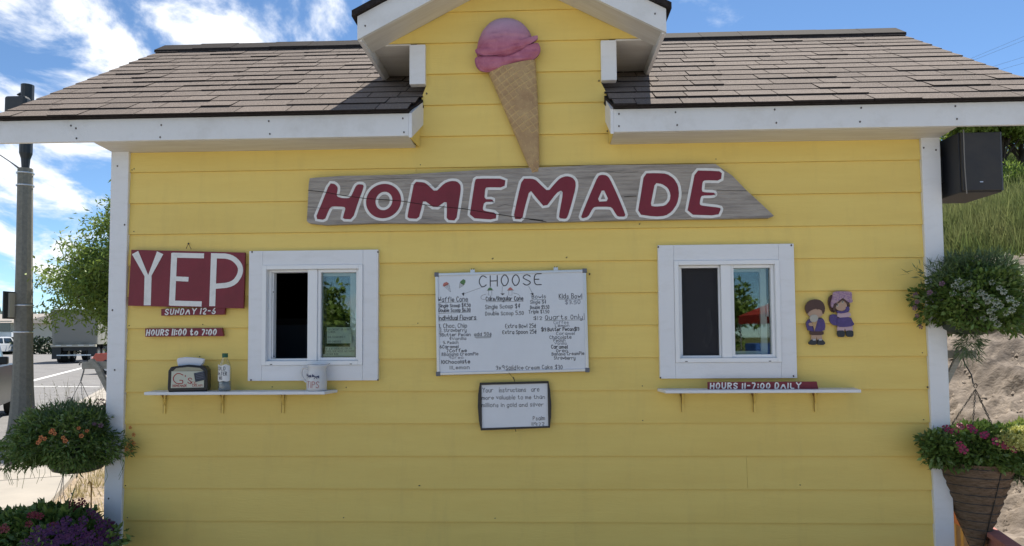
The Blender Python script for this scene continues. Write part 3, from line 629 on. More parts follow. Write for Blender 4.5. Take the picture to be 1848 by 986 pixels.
# ================================================================== SIGNS
def pxl(pts, y): return [Vector((p.x, p.z)) for p in (at(a, b, y) for a, b in pts)]
ZA = lambda L: [(540 + x / 4.2, 280 + y / 4.2) for x, y in L]
ZB = lambda L: [(960 + x / 4.2, 280 + y / 4.2) for x, y in L]
hs = thing('homemade_sign', (2.4, -.03, 2.18), 'long weathered grey plank with pointed right end, HOMEMADE painted in dark red', 'sign')
YP = -.035
top = ZA([(80, 176), (150, 170), (330, 158), (560, 154), (780, 148), (1000, 136), (1400, 112), (1764, 96)]) + ZB([(50, 95), (300, 84), (450, 77), (900, 73), (1390, 68), (1420, 88), (1520, 158), (1620, 262), (1740, 372), (1835, 462), (1800, 476), (1500, 482), (1100, 488), (700, 494), (300, 505), (0, 512)]) + ZA([(1400, 514), (1000, 518), (600, 516), (420, 522), (200, 530), (75, 517), (58, 500), (66, 350), (72, 220)])
fill_mesh('plank', [pxl(top, YP)], YP, .034, m_oldwood, hs)
cr_ = MB()
for L, w in ((ZA([(70, 268), (200, 283), (330, 308), (500, 330), (760, 348), (1000, 385), (1240, 408), (1500, 450), (1700, 480), (1848, 497)]), .0032), (ZB([(-20, 488), (60, 500), (110, 508)]), .003),
             (ZA([(62, 395), (180, 405), (260, 402)]), .0014), (ZB([(1400, 268), (1500, 271), (1625, 272)]), .002), (ZA([(800, 220), (960, 232), (1060, 240)]), .001), (ZB([(700, 318), (790, 312)]), .003), (ZB([(560, 122), (690, 138), (800, 130)]), .0012), (ZA([(1500, 395), (1560, 378), (1640, 390)]), .0012), (ZA([(380, 200), (560, 185), (850, 178)]), .0012)):
    ribbon(cr_, pxl(L, YP), w, wallplane(YP - .0034))
LET = [ZA([(232, 215), (270, 220), (293, 245), (290, 275), (283, 300), (292, 318), (330, 328), (375, 328), (393, 315), (410, 280), (430, 235), (450, 222), (485, 225), (490, 245), (450, 350), (405, 488), (330, 485), (340, 445), (352, 405), (340, 393), (255, 390), (235, 400), (215, 440), (195, 492), (122, 485), (170, 370)]),
       ZA([(872, 203), (945, 208), (970, 222), (1033, 283), (1100, 215), (1150, 197), (1195, 200), (1222, 225), (1225, 270), (1208, 380), (1190, 498), (1118, 492), (1120, 420), (1118, 345), (1032, 407), (942, 340), (925, 410), (905, 485), (820, 480), (825, 440), (850, 320)]),
       ZA([(1333, 190), (1350, 179), (1565, 180), (1555, 247), (1420, 245), (1410, 258), (1403, 335), (1468, 338), (1468, 352), (1402, 358), (1390, 412), (1405, 425), (1495, 440), (1490, 492), (1290, 478), (1310, 340)]),
       ZB([(-74, 180), (0, 180), (30, 190), (60, 220), (122, 278), (175, 215), (215, 175), (262, 160), (305, 170), (330, 200), (332, 245), (300, 370), (270, 470), (255, 485), (205, 480), (208, 440), (235, 290), (222, 268), (185, 290), (100, 402), (30, 320), (-16, 262), (-55, 400), (-74, 488), (-142, 485), (-110, 330)]),
       ZB([(500, 160), (530, 150), (565, 155), (590, 180), (650, 310), (708, 450), (703, 468), (650, 468), (630, 440), (610, 405), (590, 393), (480, 393), (460, 405), (425, 470), (380, 482), (372, 465), (440, 300)]),
       ZB([(850, 140), (940, 138), (1020, 142), (1075, 178), (1106, 230), (1115, 300), (1100, 370), (1060, 430), (1010, 462), (930, 468), (800, 450), (825, 300)]),
       ZB([(1238, 118), (1340, 120), (1440, 125), (1432, 195), (1310, 192), (1292, 205), (1285, 275), (1310, 284), (1380, 286), (1386, 297), (1370, 307), (1290, 308), (1277, 325), (1270, 375), (1290, 385), (1425, 400), (1430, 412), (1410, 460), (1172, 452), (1205, 290)])]
el = lambda cx, cy, rx, ry, sl: ZA([(cx + rx * math.cos(a) + sl * math.sin(a), cy - ry * math.sin(a)) for a in [2 * math.pi * k / 28 for k in range(28)]])
LET.insert(1, el(640, 350, 133, 131, 8)); HOLES = {1: el(643, 349, 64, 70, 6), 5: ZB([(538, 250), (585, 350), (492, 355)]), 6: ZB([(932, 213), (985, 220), (1030, 250), (1050, 297), (1045, 345), (1010, 385), (940, 392), (898, 386), (915, 300)])}
wb = MB()
for k, L in enumerate(LET):
    loops = [smooth_loop(pxl(L, YP), 1)] + ([smooth_loop(pxl(HOLES[k], YP), 1)] if k in HOLES else [])
    for lp in loops: ring(wb, lp, .0150, YP - .0011 - .0001 * k)
    fill_mesh('painted_letter', loops, YP - .0028, .0012, m_red, hs)
wb.build('letter_outline', m_lwhite, hs, kind='stuff'); cr_.build('crack', m_crack, hs, kind='stuff')

yp = thing('yep_sign', (.44, -.02, 1.7), 'large dark red board painted YEP in tall white letters, left of window', 'sign')
fill_mesh('board', [pxl([(237, 451), (442, 456), (439, 557), (231, 552)], -.03)], -.03, .018, m_red, yp)
def strokes(parent, y, L, m, name='painted_letter', w=.03, cap=True):
    for q, ww in L:
        mb = MB(); ribbon(mb, pxl(q, y), ww or w, wallplane(y - .0012), cap=cap); mb.build(name, m, parent)
Z8 = lambda L: [(220 + x / 2.74, 420 + y / 2.74) for x, y in L]
yl = MB(); ribbon(yl, pxl(Z8([(66, 99), (130, 228), (190, 100)]), -.03), .040, wallplane(-.031), cap=False); ribbon(yl, pxl(Z8([(130, 215), (126, 360)]), -.03), .040, wallplane(-.0313), cap=False); yl.build('painted_letter', m_lwhite, yp)
el_ = MB()
for q, w in (([(398, 115), (258, 112)], .028), ([(259, 112), (248, 350)], .034), ([(248, 349), (386, 353)], .029), ([(262, 228), (322, 231)], .026)): ribbon(el_, pxl(Z8(q), -.03), w, wallplane(-.031))
el_.build('painted_letter', m_lwhite, yp)
pl_ = MB(); ribbon(pl_, pxl(Z8([(456, 102), (447, 364)]), -.03), .034, wallplane(-.031), cap=False); ribbon(pl_, chaikin(pxl(Z8([(460, 115), (540, 117), (586, 160), (588, 205), (550, 258), (458, 266)]), -.03), 2), .029, wallplane(-.0313)); pl_.build('painted_letter', m_lwhite, yp)
hk = MB(); hk.tube([at(336, 449, -.02), at(340, 440, -.02), at(345, 450, -.02)], .0018, 5).build('hanger', m_nail, yp)
def strip(name, corners, text, tx, ty, hpx, lenpx, label, y=-.022, slant=.15, rise=0, wf=1.25):
    t = thing(name, at(*corners[3], y), label, 'sign'); fill_mesh('board', [pxl(corners, y)], y, .018, m_red, t)
    mb = MB(); a = at(tx, ty, y); b = at(tx + lenpx, ty, y); h = at(tx, ty - hpx, y).z - a.z
    write(mb, text, a.x, a.z, h, wallplane(y - .0012), w=h / 6 * wf, length=b.x - a.x, slant=slant, rise=rise, jit=.15, gap=2.3); mb.build('lettering', m_lwhite, t, kind='stuff'); return t
strip('hours_sign', [(291, 558), (406, 556), (405, 568), (291, 570)], 'SUNDAY 12-6', 298, 568, 10, 90, 'short red strip reading SUNDAY 12-6 tucked below the YEP board', rise=.01)
strip('hours_sign', [(262, 593), (400, 592), (403, 607), (262, 608)], 'HOURS 11:00 to 7:00', 264.5, 605.5, 10, 125, 'dark red strip reading HOURS 11:00 to 7:00 above napkin dispenser', wf=1.45)
strip('hours_sign', [(1278, 690), (1474, 689), (1477, 702), (1278, 703)], 'HOURS 11-7:00 DAILY', 1282, 701.5, 9.5, 163, 'red strip reading HOURS 11-7:00 DAILY standing on the right shelf', y=-.09, slant=.05, wf=1.5)

# ---- menu whiteboard
menu = thing('menu_whiteboard', (2.27, -.02, 1.32), 'large framed whiteboard menu headed CHOOSE, hand-lettered with prices and flavors', 'whiteboard')
C4 = [(788, 496), (1055, 489), (1060, 668), (791, 675)]; YB = -.022
q4 = pxl(C4, YB); MB().prism([(p.x, p.y) for p in q4], YB, YB + .012).build('writing_surface', m_board, menu)
def edge_bar(a, b, w, y0, y1, m, name, parent):
    d = (b - a).normalized(); n = Vector((-d.y, d.x)) * w / 2; pl = [a + n, a - n, b - n, b + n]
    MB().prism([(p.x, p.y) for p in pl], y0, y1).build(name, m, parent, bevel=.002)
for i in range(4): edge_bar(q4[i], q4[(i + 1) % 4], .015, YB - .006, YB + .0125, m_alum, 'frame_bar', menu)
for p in q4: MB().prism([(p.x - .0125, p.y - .0125), (p.x + .0125, p.y - .0125), (p.x + .0125, p.y + .0125), (p.x - .0125, p.y + .0125)], YB - .009, YB + .014).build('corner_cap', m_greypl, menu, bevel=.004)
for px in (853, 1003): c = at(px, 489 if px < 900 else 485, YB); MB().box(c.x - .012, c.x + .012, YB - .006, YB + .004, c.z - .01, c.z + .006).build('hanging_clip', m_alum, menu); MB().tube([c + Vector((-.008, .002, .012)), c + Vector((0, .0, 0)), c + Vector((.008, .002, .013))], .0022, 5).build('hanging_wire', m_nail, menu)
tx = MB(); txf = MB(); txb = MB()
def L(mb, text, px, py, hp, lp, slant=.0, wf=.8, rise=0.01, jit=.25):
    a = at(px, py, YB); b = at(px + lp, py, YB); h = at(px, py - hp, YB).z - a.z
    write(mb, text, a.x, a.z, h, wallplane(YB - .0008), w=max(h / 6 * wf * .95, .0019), length=b.x - a.x, slant=slant, rise=rise, jit=jit)
def line(mb, pts, w=.0016): ribbon(mb, pxl(pts, YB), w, wallplane(YB - .0008))
L(tx, 'CHOOSE', 865, 518, 19, 112, wf=.55, rise=.03, jit=.1)
L(tx, 'Waffle Cone', 791, 545, 8, 53); line(tx, [(793, 546.5), (845, 545)])
L(tx, 'Single Scoop $4.50', 792, 555, 6, 57, wf=1); L(tx, 'Double Scoop $6.00', 792, 563.5, 6, 57, wf=1); line(tx, [(792, 566), (850, 563.5)])
L(tx, 'Individual Flavors', 792, 578, 7.5, 67, wf=.95); line(tx, [(792, 579.5), (861, 577.5)])
L(tx, 'Cake/Regular Cone', 877, 543, 7.5, 67, wf=.95, rise=0); line(tx, [(877, 545), (945, 544)])
L(tx, 'Single Scoop $4', 876, 558, 7, 62, rise=.03); L(tx, 'Double Scoop 5.50', 876, 569.5, 6.5, 69)
L(tx, 'Bowls', 960, 539, 6.5, 25); line(tx, [(959, 541.5), (985, 541)]); L(tx, 'Single $4', 957, 548.5, 5.5, 28); L(tx, 'Double $5.50', 957, 558, 6, 34); L(tx, 'Triple $7.50', 954, 566, 6, 37)
L(tx, 'Kids Bowl', 1009, 539, 8, 41); line(tx, [(1009, 540.5), (1051, 540)]); L(txf, '$3.50', 1020, 549, 6.5, 27, wf=1)
L(tx, '$12', 963, 577.5, 6, 15); L(tx, 'Quarts Only', 984, 577, 8, 67, wf=.7); line(tx, [(983, 579), (1054, 577.5)]); line(txf, [(1054, 566), (1054.5, 577)], .003)
L(tx, '1. Choc. Chip', 793.5, 592, 7, 49); L(tx, '2. Strawberry', 793.5, 599.5, 6, 48); L(tx, '3Butter Pecan', 793, 607.5, 5.5, 56, wf=.95); L(tx, '4Vanilla', 811, 614, 5, 30, wf=.9); L(tx, '5. Peach', 800, 621, 5, 27, wf=.9)
L(tx, '6Caramel', 794, 629, 5.5, 33, wf=1); L(tx, '7Coffee', 806, 636, 5.5, 36, wf=1.15); L(txb, '8Banana CreamPie', 797, 642.5, 5.5, 66, wf=.9); L(txf, '9Oreo', 810, 648, 5, 26, wf=.9); L(tx, '10Chocolate', 797, 656.5, 6, 51, wf=1.15); L(tx, '11Lemon', 812, 666.5, 6, 35)
L(tx, 'add 50~', 856, 606.5, 6, 31, wf=.95); line(tx, [(857, 608.7), (886, 608)], .0028); line(tx, [(859, 610.5), (886, 609.8)], .0014)
L(tx, 'Extra Bowl 25~', 912, 592.5, 7, 55); L(tx, 'Extra Spoon 25~', 907, 603, 6.5, 61, wf=.95)
L(txf, 'Coffee', 999, 585, 5, 27); L(txb, 'Lemon', 1002, 590.5, 5.5, 25); L(tx, '$13*Butter Pecan$13', 977, 598, 6, 68, wf=1.15); L(txb, 'Caramel', 1004, 605, 5.5, 33); L(txb, 'Chocolate', 992, 612, 6, 39, wf=.9); L(txb, 'Peach', 999, 617, 5, 21, wf=.9)
L(txf, 'Vanilla', 1001, 622.5, 5, 21); L(tx, 'Caramel', 995, 629.5, 6, 29, wf=1.1); L(tx, 'Oreo', 1004, 636, 5.5, 20, wf=.95); L(tx, 'Banana CreamPie', 996, 642, 5.5, 58, wf=.9, rise=.02); L(tx, 'Strawberry', 1000, 649, 6, 38, rise=-.01)
L(tx, '3x9', 895, 667, 7, 15); L(tx, 'Solid', 913, 667.5, 7, 18); line(tx, [(913, 668.5), (931, 668)]); L(tx, 'Ice Cream Cake', 934, 667, 6.5, 63); L(txb, '$30', 1002, 666.5, 7, 13)
line(tx, [(871, 518.5), (837, 530.5)], .0012)
for q in ([(833, 530), (838, 528), (837, 535)], [(903, 530), (911, 530), (907, 533)], [(957, 530), (963, 529), (962, 533)]): p = pxl(q, YB); tx.add([(v.x, YB - .0009, v.y) for v in p], [(0, 1, 2)])
line(tx, [(906.5, 517.5), (906, 530)], .0012); line(tx, [(954, 517), (961, 530)], .0014)
ribbon(tx, chaikin(pxl([(875, 541), (868, 540), (868, 534), (877, 531)], YB), 2), .0013, wallplane(YB - .0008)); ribbon(tx, chaikin(pxl([(939, 537), (936, 531), (926, 529)], YB), 2), .0013, wallplane(YB - .0008))
tx.build('handwriting', m_ink, menu, kind='stuff'); txf.build('faint_handwriting', m_inkf, menu, kind='stuff'); txb.build('grey_handwriting', mat('grey_marker', (.05, .055, .08), .5), menu, kind='stuff')
m_mg = mat('green_marker', (.09, .20, .07), .5); m_mp = mat('pink_marker', (.48, .16, .13), .5)
for (c, m, k) in (((806, 514), m_mp, 0), ((834, 511), m_mg, 1)):
    t = thing('drawn_cone', at(*c, YB), 'x', 'x') if 0 else None
    dd = MB()
    if k == 0: cone = [(801, 516), (810, 512), (813, 527)]; sc = [(799, 515), (801, 511), (806, 509), (810, 512), (809, 514), (801, 518)]
    else: cone = [(830, 511), (838, 514), (829, 520)]; sc = [(830, 511), (831, 508), (836, 504), (840, 506), (840, 510), (837, 515)]
    p = pxl(cone, YB); [ribbon(tx2 := MB(), [p[i], p[(i + 1) % 3]], .0012, wallplane(YB - .001)) or tx2.build('drawing_line', m_ink, menu, kind='stuff') for i in range(3)]
    g_ = MB(); [ribbon(g_, [p[0].lerp(p[1], t_), p[2].lerp(p[1], t_)], .0008, wallplane(YB - .001)) for t_ in (.3, .6)]; [ribbon(g_, [p[1].lerp(p[0], t_), p[2].lerp(p[0], t_)], .0008, wallplane(YB - .001)) for t_ in (.3, .6)]; g_.build('drawing_line', m_ink, menu, kind='stuff')
    s_ = pxl(sc, YB); MB().add([(v.x, YB - .0009, v.y) for v in s_], [tuple(range(len(s_)))]).build('drawn_scoop', m, menu)
for cx, m in ((884.5, m_mg), (921, m_mp)):
    s_ = pxl([(cx - 5, 524), (cx - 3, 520.5), (cx, 518.5), (cx + 3, 520.5), (cx + 5, 524)], YB); MB().add([(v.x, YB - .0009, v.y) for v in s_], [tuple(range(len(s_)))]).build('drawn_scoop', m, menu)
    g_ = MB(); ribbon(g_, pxl([(cx - 6, 524.5), (cx + 6, 524)], YB), .0015, wallplane(YB - .001)); ribbon(g_, pxl([(cx - 3, 525), (cx - 3, 533), (cx + 3, 533), (cx + 3, 525)], YB), .0012, wallplane(YB - .001), cap=False); g_.build('drawing_line', m_ink, menu, kind='stuff')

# ---- verse board
vb = thing('verse_whiteboard', (2.285, -.02, 1.03), 'small black-framed whiteboard with hand-lettered psalm verse below the menu', 'whiteboard')
q = pxl([(868, 695), (989, 691), (990, 770), (870, 773)], YB); MB().prism([(p.x, p.y) for p in q], YB, YB + .01).build('writing_surface', m_board, vb)
outer = pxl([(866, 691), (925, 689.5), (990, 688), (993, 705), (995, 730), (994.5, 752), (992.5, 772), (930, 774.5), (868, 777), (864.5, 760), (862.5, 735), (863, 712)], YB); inner = pxl([(869, 695), (988, 692), (989.5, 769), (870, 773)], YB)
fill_mesh('frame', [outer, inner], YB - .007, .018, m_black, vb)
vt = MB()
def LV(text, px, py, hp, lp): a = at(px, py, YB); b = at(px + lp, py, YB); h = at(px, py - hp, YB).z - a.z; write(vt, text, a.x, a.z, h, wallplane(YB - .0008), w=.0023, length=b.x - a.x, jit=.3, rise=.01)
LV('Your', 871, 708.5, 8, 19); LV('instructions', 901, 708, 7.5, 48); LV('are', 959, 707, 7.5, 14)
LV('more valuable to me than', 870, 721.5, 7, 113); LV('millions in gold and silver', 870, 735, 7, 111); LV('Psalm', 962, 758.5, 7, 21); LV('119:72', 960, 768.5, 5.5, 22)
vt.build('handwriting', m_ink, vb, kind='stuff')
for px, py in ((928, 685), (930, 775)): c = at(px, py, YB); MB().tube([c + Vector((-.004, 0, .012)), c + Vector((0, -.01, 0)), c + Vector((.003, 0, -.012))], .002, 5).build('hanging_hook', m_nail, vb)
wr = MB().tube([at(918, 673, -.03), at(924, 680, -.03), at(928, 686, -.03)], .0012, 5).build('hanging_wire', m_nail, vb)

# ---- ice cream cone sign
cs = thing('ice_cream_cone_sign', (2.3, -.03, 2.45), 'tall pink strawberry ice cream cone sign on the gable above HOMEMADE plank', 'sign')
ZC = lambda L: pxl([(840 + x / 3.18, 20 + y / 3.18) for x, y in L], -.03)
def dome(name, loop, depth, m, rings=9, nz=None, y0=-.03, power=.5):
    L = smooth_loop(loop, 2); n = len(L); c = sum(L, Vector((0, 0))) / n; mb = MB(); vs = []
    for r in range(rings + 1):
        s = 1 - (r / rings) ** 1.3; 
        for p in L:
            q = c + (p - c) * max(s, .001); dd = depth * (1 - max(s, 0) ** 2.6) ** power; 
            if nz: dd += nz(q.x, q.y) * min(1, (1 - s) * 5)
            vs.append((q.x, y0 - dd, q.y))
    for r in range(rings):
        for i in range(n): a, b = r * n + i, r * n + (i + 1) % n; mb.f.append((a, b, b + n, a + n)); mb.m.append(0)
    mb.v = vs; back = len(vs); mb.v += [(p.x, y0 + .012, p.y) for p in L]
    for i in range(n): mb.f.append((i, (i + 1) % n, back + (i + 1) % n, back + i)); mb.m.append(0)
    return mb.build(name, m, cs, smooth=True)
m_scoop = mat('strawberry_scoop', (.50, .17, .25), .5, col2=(.38, .10, .17), scale=18, bump=.3, bscale=60)
ntt = m_scoop.node_tree; bs = ntt.nodes['Principled BSDF']; src = bs.inputs['Base Color'].links[0].from_socket
tcn = ntt.nodes.new('ShaderNodeTexCoord'); sp = ntt.nodes.new('ShaderNodeSeparateXYZ'); ntt.links.new(tcn.outputs['Object'], sp.inputs[0]); mr = ntt.nodes.new('ShaderNodeMapRange'); mr.inputs['From Min'].default_value = .70; mr.inputs['From Max'].default_value = .84
ntt.links.new(sp.outputs[2], mr.inputs[0]); x_ = ntt.nodes.new('ShaderNodeMix'); x_.data_type = 'RGBA'; ntt.links.new(mr.outputs[0], x_.inputs[0]); ntt.links.new(src, x_.inputs[6]); x_.inputs[7].default_value = (.46, .33, .48, 1); ntt.links.new(x_.outputs[2], bs.inputs['Base Color'])
def ruff(x, z): return .009 * mnoise.noise(Vector((x * 9, 0, z * 40))) + .005 * mnoise.noise(Vector((x * 30, 0, z * 70)))
dome('scoop', ZC([(64, 262), (64, 225), (74, 170), (98, 112), (140, 68), (185, 46), (235, 40), (285, 48), (330, 72), (362, 108), (382, 150), (392, 190), (385, 225), (300, 262), (200, 285), (110, 290)]), .05, m_scoop, 12, lambda x, z: ruff(x, z) * (1 if z < 3.22 else .25))
dome('scoop_skirt', ZC([(53, 282), (66, 268), (120, 292), (200, 280), (290, 252), (360, 222), (395, 192), (418, 188), (431, 215), (430, 242), (415, 266), (385, 290), (340, 303), (300, 316), (265, 325), (230, 340), (180, 350), (130, 358), (85, 350), (60, 322)]), .034, m_scoop, 8, ruff, -.045)
dome('scoop_drip', ZC([(56, 240), (66, 228), (90, 250), (180, 245), (280, 222), (350, 190), (388, 158), (414, 152), (417, 172), (395, 190), (350, 215), (280, 242), (180, 268), (100, 270), (66, 258)]), .014, m_scoop, 5, ruff, -.062)
m_waf = mat('waffle', (.48, .33, .16), .6, col2=(.36, .225, .11), scale=14, detail=8, bump=.3, bscale=60)
TLc, TRc, BLc, BRc = ZC([(130, 352)])[0], ZC([(402, 284)])[0], ZC([(378, 930)])[0], ZC([(424, 922)])[0]
mb = MB(); NU, NV = 44, 170; RG = {}
for j in range(NV + 1):
    v = j / NV; a = TLc.lerp(BLc, v); b = TRc.lerp(BRc, v) + Vector((.006 * math.sin(v * 3.1), 0))
    for i in range(NU + 1):
        u = i / NU; p = a.lerp(b, u); w = (b - a).length; prof = math.sqrt(max(0, 1 - (2 * u - 1) ** 2)); ax, az = p.x - 2.28, p.y
        g1 = (ax * .80 + az * .60) / .034; g2 = (ax * -.55 + az * .83) / .036
        rg = max(0, 1 - abs((g1 % 1) - .5) * 7) + max(0, 1 - abs((g2 % 1) - .5) * 7); fade = .35 + .65 * (mnoise.noise(Vector((ax * 6, 3, az * 6))) > -.15)
        RG[(j, i)] = rg * fade; mb.v.append((p.x, -.030 - prof * w * .16 - .0035 * min(rg, 1.2) * prof * fade, p.y))
for j in range(NV):
    for i in range(NU): a = j * (NU + 1) + i; mb.f.append((a, a + NU + 1, a + NU + 2, a + 1)); mb.m.append(1 if RG[(j, i)] > .45 else 0)
mb.prism([(TLc.x, TLc.y), (TRc.x, TRc.y), (BRc.x, BRc.y), (BLc.x, BLc.y)], -.032, -.02)
mb.build('waffle_cone', [m_waf, mat('waffle_ridge', (.56, .40, .19), .6, col2=(.46, .31, .14), scale=14, detail=8)], cs, smooth=False)

# ---- two painted wooden children
def plaque(name, label, parts, Z, y=-.012):
    pts = [p for _, _, P, _, _ in parts for p in P]; A = pxl([Z(p) for p in pts], y); t = thing(name, (sum(p.x for p in A) / len(A), y, min(p.y for p in A)), label, 'wall figure')
    for nm, m, P, lift, sm in parts: fill_mesh(nm, [smooth_loop(pxl([Z(p) for p in P], y), sm)], y - lift, .010 + lift * .0 , m, t)
    return t
ZF = lambda p: (1430 + p[0] / 8.215, 510 + p[1] / 8.215)
ov = lambda cx, cy, rx, ry, n=14: [(cx + rx * math.cos(2 * math.pi * k / n), cy + ry * math.sin(2 * math.pi * k / n)) for k in range(n)]
m_iris = mat('painted_eye', (.02, .015, .015), .4); m_shoe = mat('painted_black', (.018, .022, .028), .4); m_sockb = mat('painted_sock', (.40, .40, .42), .6)
boy = plaque('wooden_boy_figure', 'small wooden boy figure in violet shirt licking a cone, right of window', [
    ('legs', m_skin, [(285, 760), (435, 760), (445, 850), (370, 855), (360, 800), (352, 855), (280, 850)], 0, 0),
    ('shorts', m_brown, [(258, 715), (465, 715), (462, 782), (262, 782)], .002, 1),
    ('shirt', m_violet, [(245, 540), (300, 520), (430, 520), (468, 560), (488, 630), (475, 725), (235, 725), (205, 640), (205, 590)], .003, 1),
    ('shoe', m_shoe, [(285, 845), (355, 845), (358, 925), (265, 925), (235, 905), (245, 880)], .004, 1),
    ('shoe', m_shoe, [(375, 845), (440, 845), (480, 885), (485, 910), (455, 928), (362, 925)], .004, 1),
    ('sock', m_sockb, [(290, 838), (345, 838), (340, 862), (300, 862)], .0048, 0), ('sock', m_sockb, [(385, 838), (440, 838), (430, 862), (392, 862)], .0048, 0),
    ('face', m_skin, ov(335, 440, 118, 92), .006, 0),
    ('hair', m_brown, [(215, 470), (185, 410), (185, 350), (215, 295), (270, 258), (340, 248), (410, 265), (455, 310), (478, 370), (472, 430), (445, 480), (430, 415), (380, 395), (360, 405), (345, 390), (300, 402), (250, 425)], .0085, 1),
    ('collar', m_shoe, [(375, 528), (425, 522), (428, 538), (378, 545)], .007, 0),
    ('arm', m_skin, [(235, 600), (330, 590), (350, 625), (330, 650), (240, 645)], .007, 1),
    ('cone', m_waf, [(285, 580), (360, 575), (318, 720)], .010, 0),
    ('ice_cream', m_gcream, [(248, 540), (255, 500), (290, 478), (345, 480), (372, 515), (368, 560), (330, 590), (270, 585)], .011, 1)], ZF)
girl = plaque('wooden_girl_figure', 'small wooden girl figure in violet skirt and speckled bonnet, rightmost on wall', [
    ('hair', m_brown, [(590, 180), (545, 215), (530, 290), (550, 360), (575, 430), (620, 448), (660, 420), (840, 360), (850, 300), (700, 200)], 0, 1),
    ('legs', m_palep, [(668, 650), (895, 650), (892, 722), (795, 722), (780, 680), (765, 722), (668, 722)], .001, 0),
    ('boot', m_shoe, [(665, 712), (772, 712), (778, 800), (740, 812), (680, 808), (662, 770)], .003, 1), ('boot', m_shoe, [(795, 712), (900, 712), (905, 780), (890, 808), (820, 808), (795, 780)], .003, 1),
    ('bow', m_violet, [(560, 485), (610, 468), (665, 490), (675, 640), (610, 635), (560, 590), (548, 540)], .002, 1),
    ('skirt', m_violet, [(665, 520), (860, 510), (890, 580), (915, 620), (880, 650), (780, 662), (670, 660), (655, 600)], .005, 1),
    ('blouse', m_palep, [(665, 440), (850, 440), (862, 510), (660, 525)], .006, 1),
    ('face', m_skin, ov(715, 345, 88, 78), .007, 0),
    ('collar', m_violet, [(640, 420), (690, 425), (740, 430), (785, 400), (780, 365), (830, 355), (842, 400), (825, 440), (760, 455), (710, 462), (665, 455)], .0085, 1),
    ('fringe', m_brown, [(600, 330), (660, 305), (700, 255), (735, 232), (790, 270), (845, 330), (840, 365), (790, 310), (735, 255), (690, 300), (650, 320), (610, 440), (590, 400)], .0095, 0),
    ('bonnet', m_pinkp, [(560, 350), (565, 280), (590, 200), (590, 150), (640, 132), (860, 135), (872, 180), (868, 240), (885, 285), (845, 310), (800, 280), (735, 228), (690, 265), (640, 300), (600, 320), (585, 385)], .012, 1),
    ('eye', m_gcream, ov(657, 338, 17, 24, 8), .0085, 0), ('eye', m_gcream, ov(738, 292, 15, 22, 8), .0085, 0), ('pupil', m_iris, ov(656, 334, 9, 12, 8), .0092, 0), ('pupil', m_iris, ov(737, 289, 8, 11, 8), .0092, 0)], ZF)

# ---- shelves
def shelf(x0, x1, z, br, label):
    t = thing('wall_shelf', ((x0 + x1) / 2, -.0, z), label, 'shelf', None)
    MB().prism([(x0 + .01, -.145), (x1 - .02, -.145), (x1, -.02), (x1 + .01, -.0005), (x0 - .01, -.0005)], z - .0165, z, axis='z').build('shelf_board', m_white2, t, bevel=.003)
    for x in br:
        m = MB(); m.box(x - .006, x + .006, -.005, -.0005, z - .13, z - .017); m.box(x - .008, x + .008, -.12, -.0055, z - .0215, z - .017)
        m.tube([(x, -.004, z - .085), (x, -.022, z - .045), (x, -.045, z - .022)], .003, 6); m.build('shelf_bracket', m_yellow, t)
        r = MB(); r.box(x - .0065, x - .0040, -.0056, -.005, z - .128, z - .02); r.prism([(x - .02, z - .018), (x + .022, z - .018), (x + .010, z - .032), (x + .004, z - .06), (x - .003, z - .12), (x - .008, z - .05)], -.0022, -.0005); r.build('rust_streak', m_rust, t)
    return t
ZSL, ZSR = 1.246, 1.246
shelf(.275, 1.295, ZSL, (.315 + .01, .655, .998), 'white shelf below the left window holding dispenser, bottle and pitcher')
shelf(3.075, 4.115, ZSR, (3.20, 3.585, 3.91), 'white shelf below the right window with a red hours strip on it')

# napkin dispenser
nd = thing('napkin_dispenser', (.51, -.08, ZSL), "black napkin dispenser with cream G's panel, at left end of shelf", 'napkin dispenser')
def rz(c, a): return Matrix.Translation(Vector(c)) @ Matrix.Rotation(a, 4, 'Z') @ Matrix.Translation(-Vector(c))
cxn = (.505, -.08, ZSL); A = rz(cxn, R(15)); W2, D2, H2 = .098, .050, .135
prof = [(-W2, ZSL + .001), (W2, ZSL + .001), (W2 + .004, ZSL + .02), (W2 + .002, ZSL + .115), (W2 - .012, ZSL + .136), (0, ZSL + .146), (-W2 + .012, ZSL + .136), (-W2 - .002, ZSL + .115), (-W2 - .004, ZSL + .02)]
MB().prism([(.505 + a, b) for a, b in prof], -.08 - D2, -.08 + D2).build('dispenser_body', m_black, nd, bevel=.006, xf=A)
m_panel = mat('cream_panel', (.56, .57, .47), .4); fp = -.08 - D2
MB().prism([(.505 + a, ZSL + b) for a, b in ((-.084, .022), (.082, .022), (.084, .110), (-.082, .112))], fp - .003, fp + .004).build('front_panel', m_panel, nd, xf=A)
MB().prism([(.505 + a, ZSL + b) for a, b in ((-.075, .1125), (.08, .1125), (.06, .128), (.0, .134), (-.06, .128))], fp - .002, fp + .004).build('upper_panel', mat('tan_panel', (.36, .34, .24), .5), nd, xf=A)
g = MB(); pw = lambda a, b, l: (a, fp - .0035 - l, b)
write(g, 'G', .505 - .072, ZSL + .045, .055, pw, w=.0045, length=.048, rise=0); write(g, "'s", .505 - .012, ZSL + .045, .044, pw, w=.004, length=.034); g.build('lettering', m_inkred, nd, kind='stuff', xf=A)
g = MB(); write(g, 'HOMEMADE', .505 - .074, ZSL + .027, .014, pw, w=.002, length=.07); write(g, 'CREAM', .505 + .024, ZSL + .027, .014, pw, w=.002, length=.05); write(g, 'ICE', .505 + .016, ZSL + .041, .013, pw, w=.002, length=.028); g.build('small_lettering', m_inkred, nd, kind='stuff', xf=A)
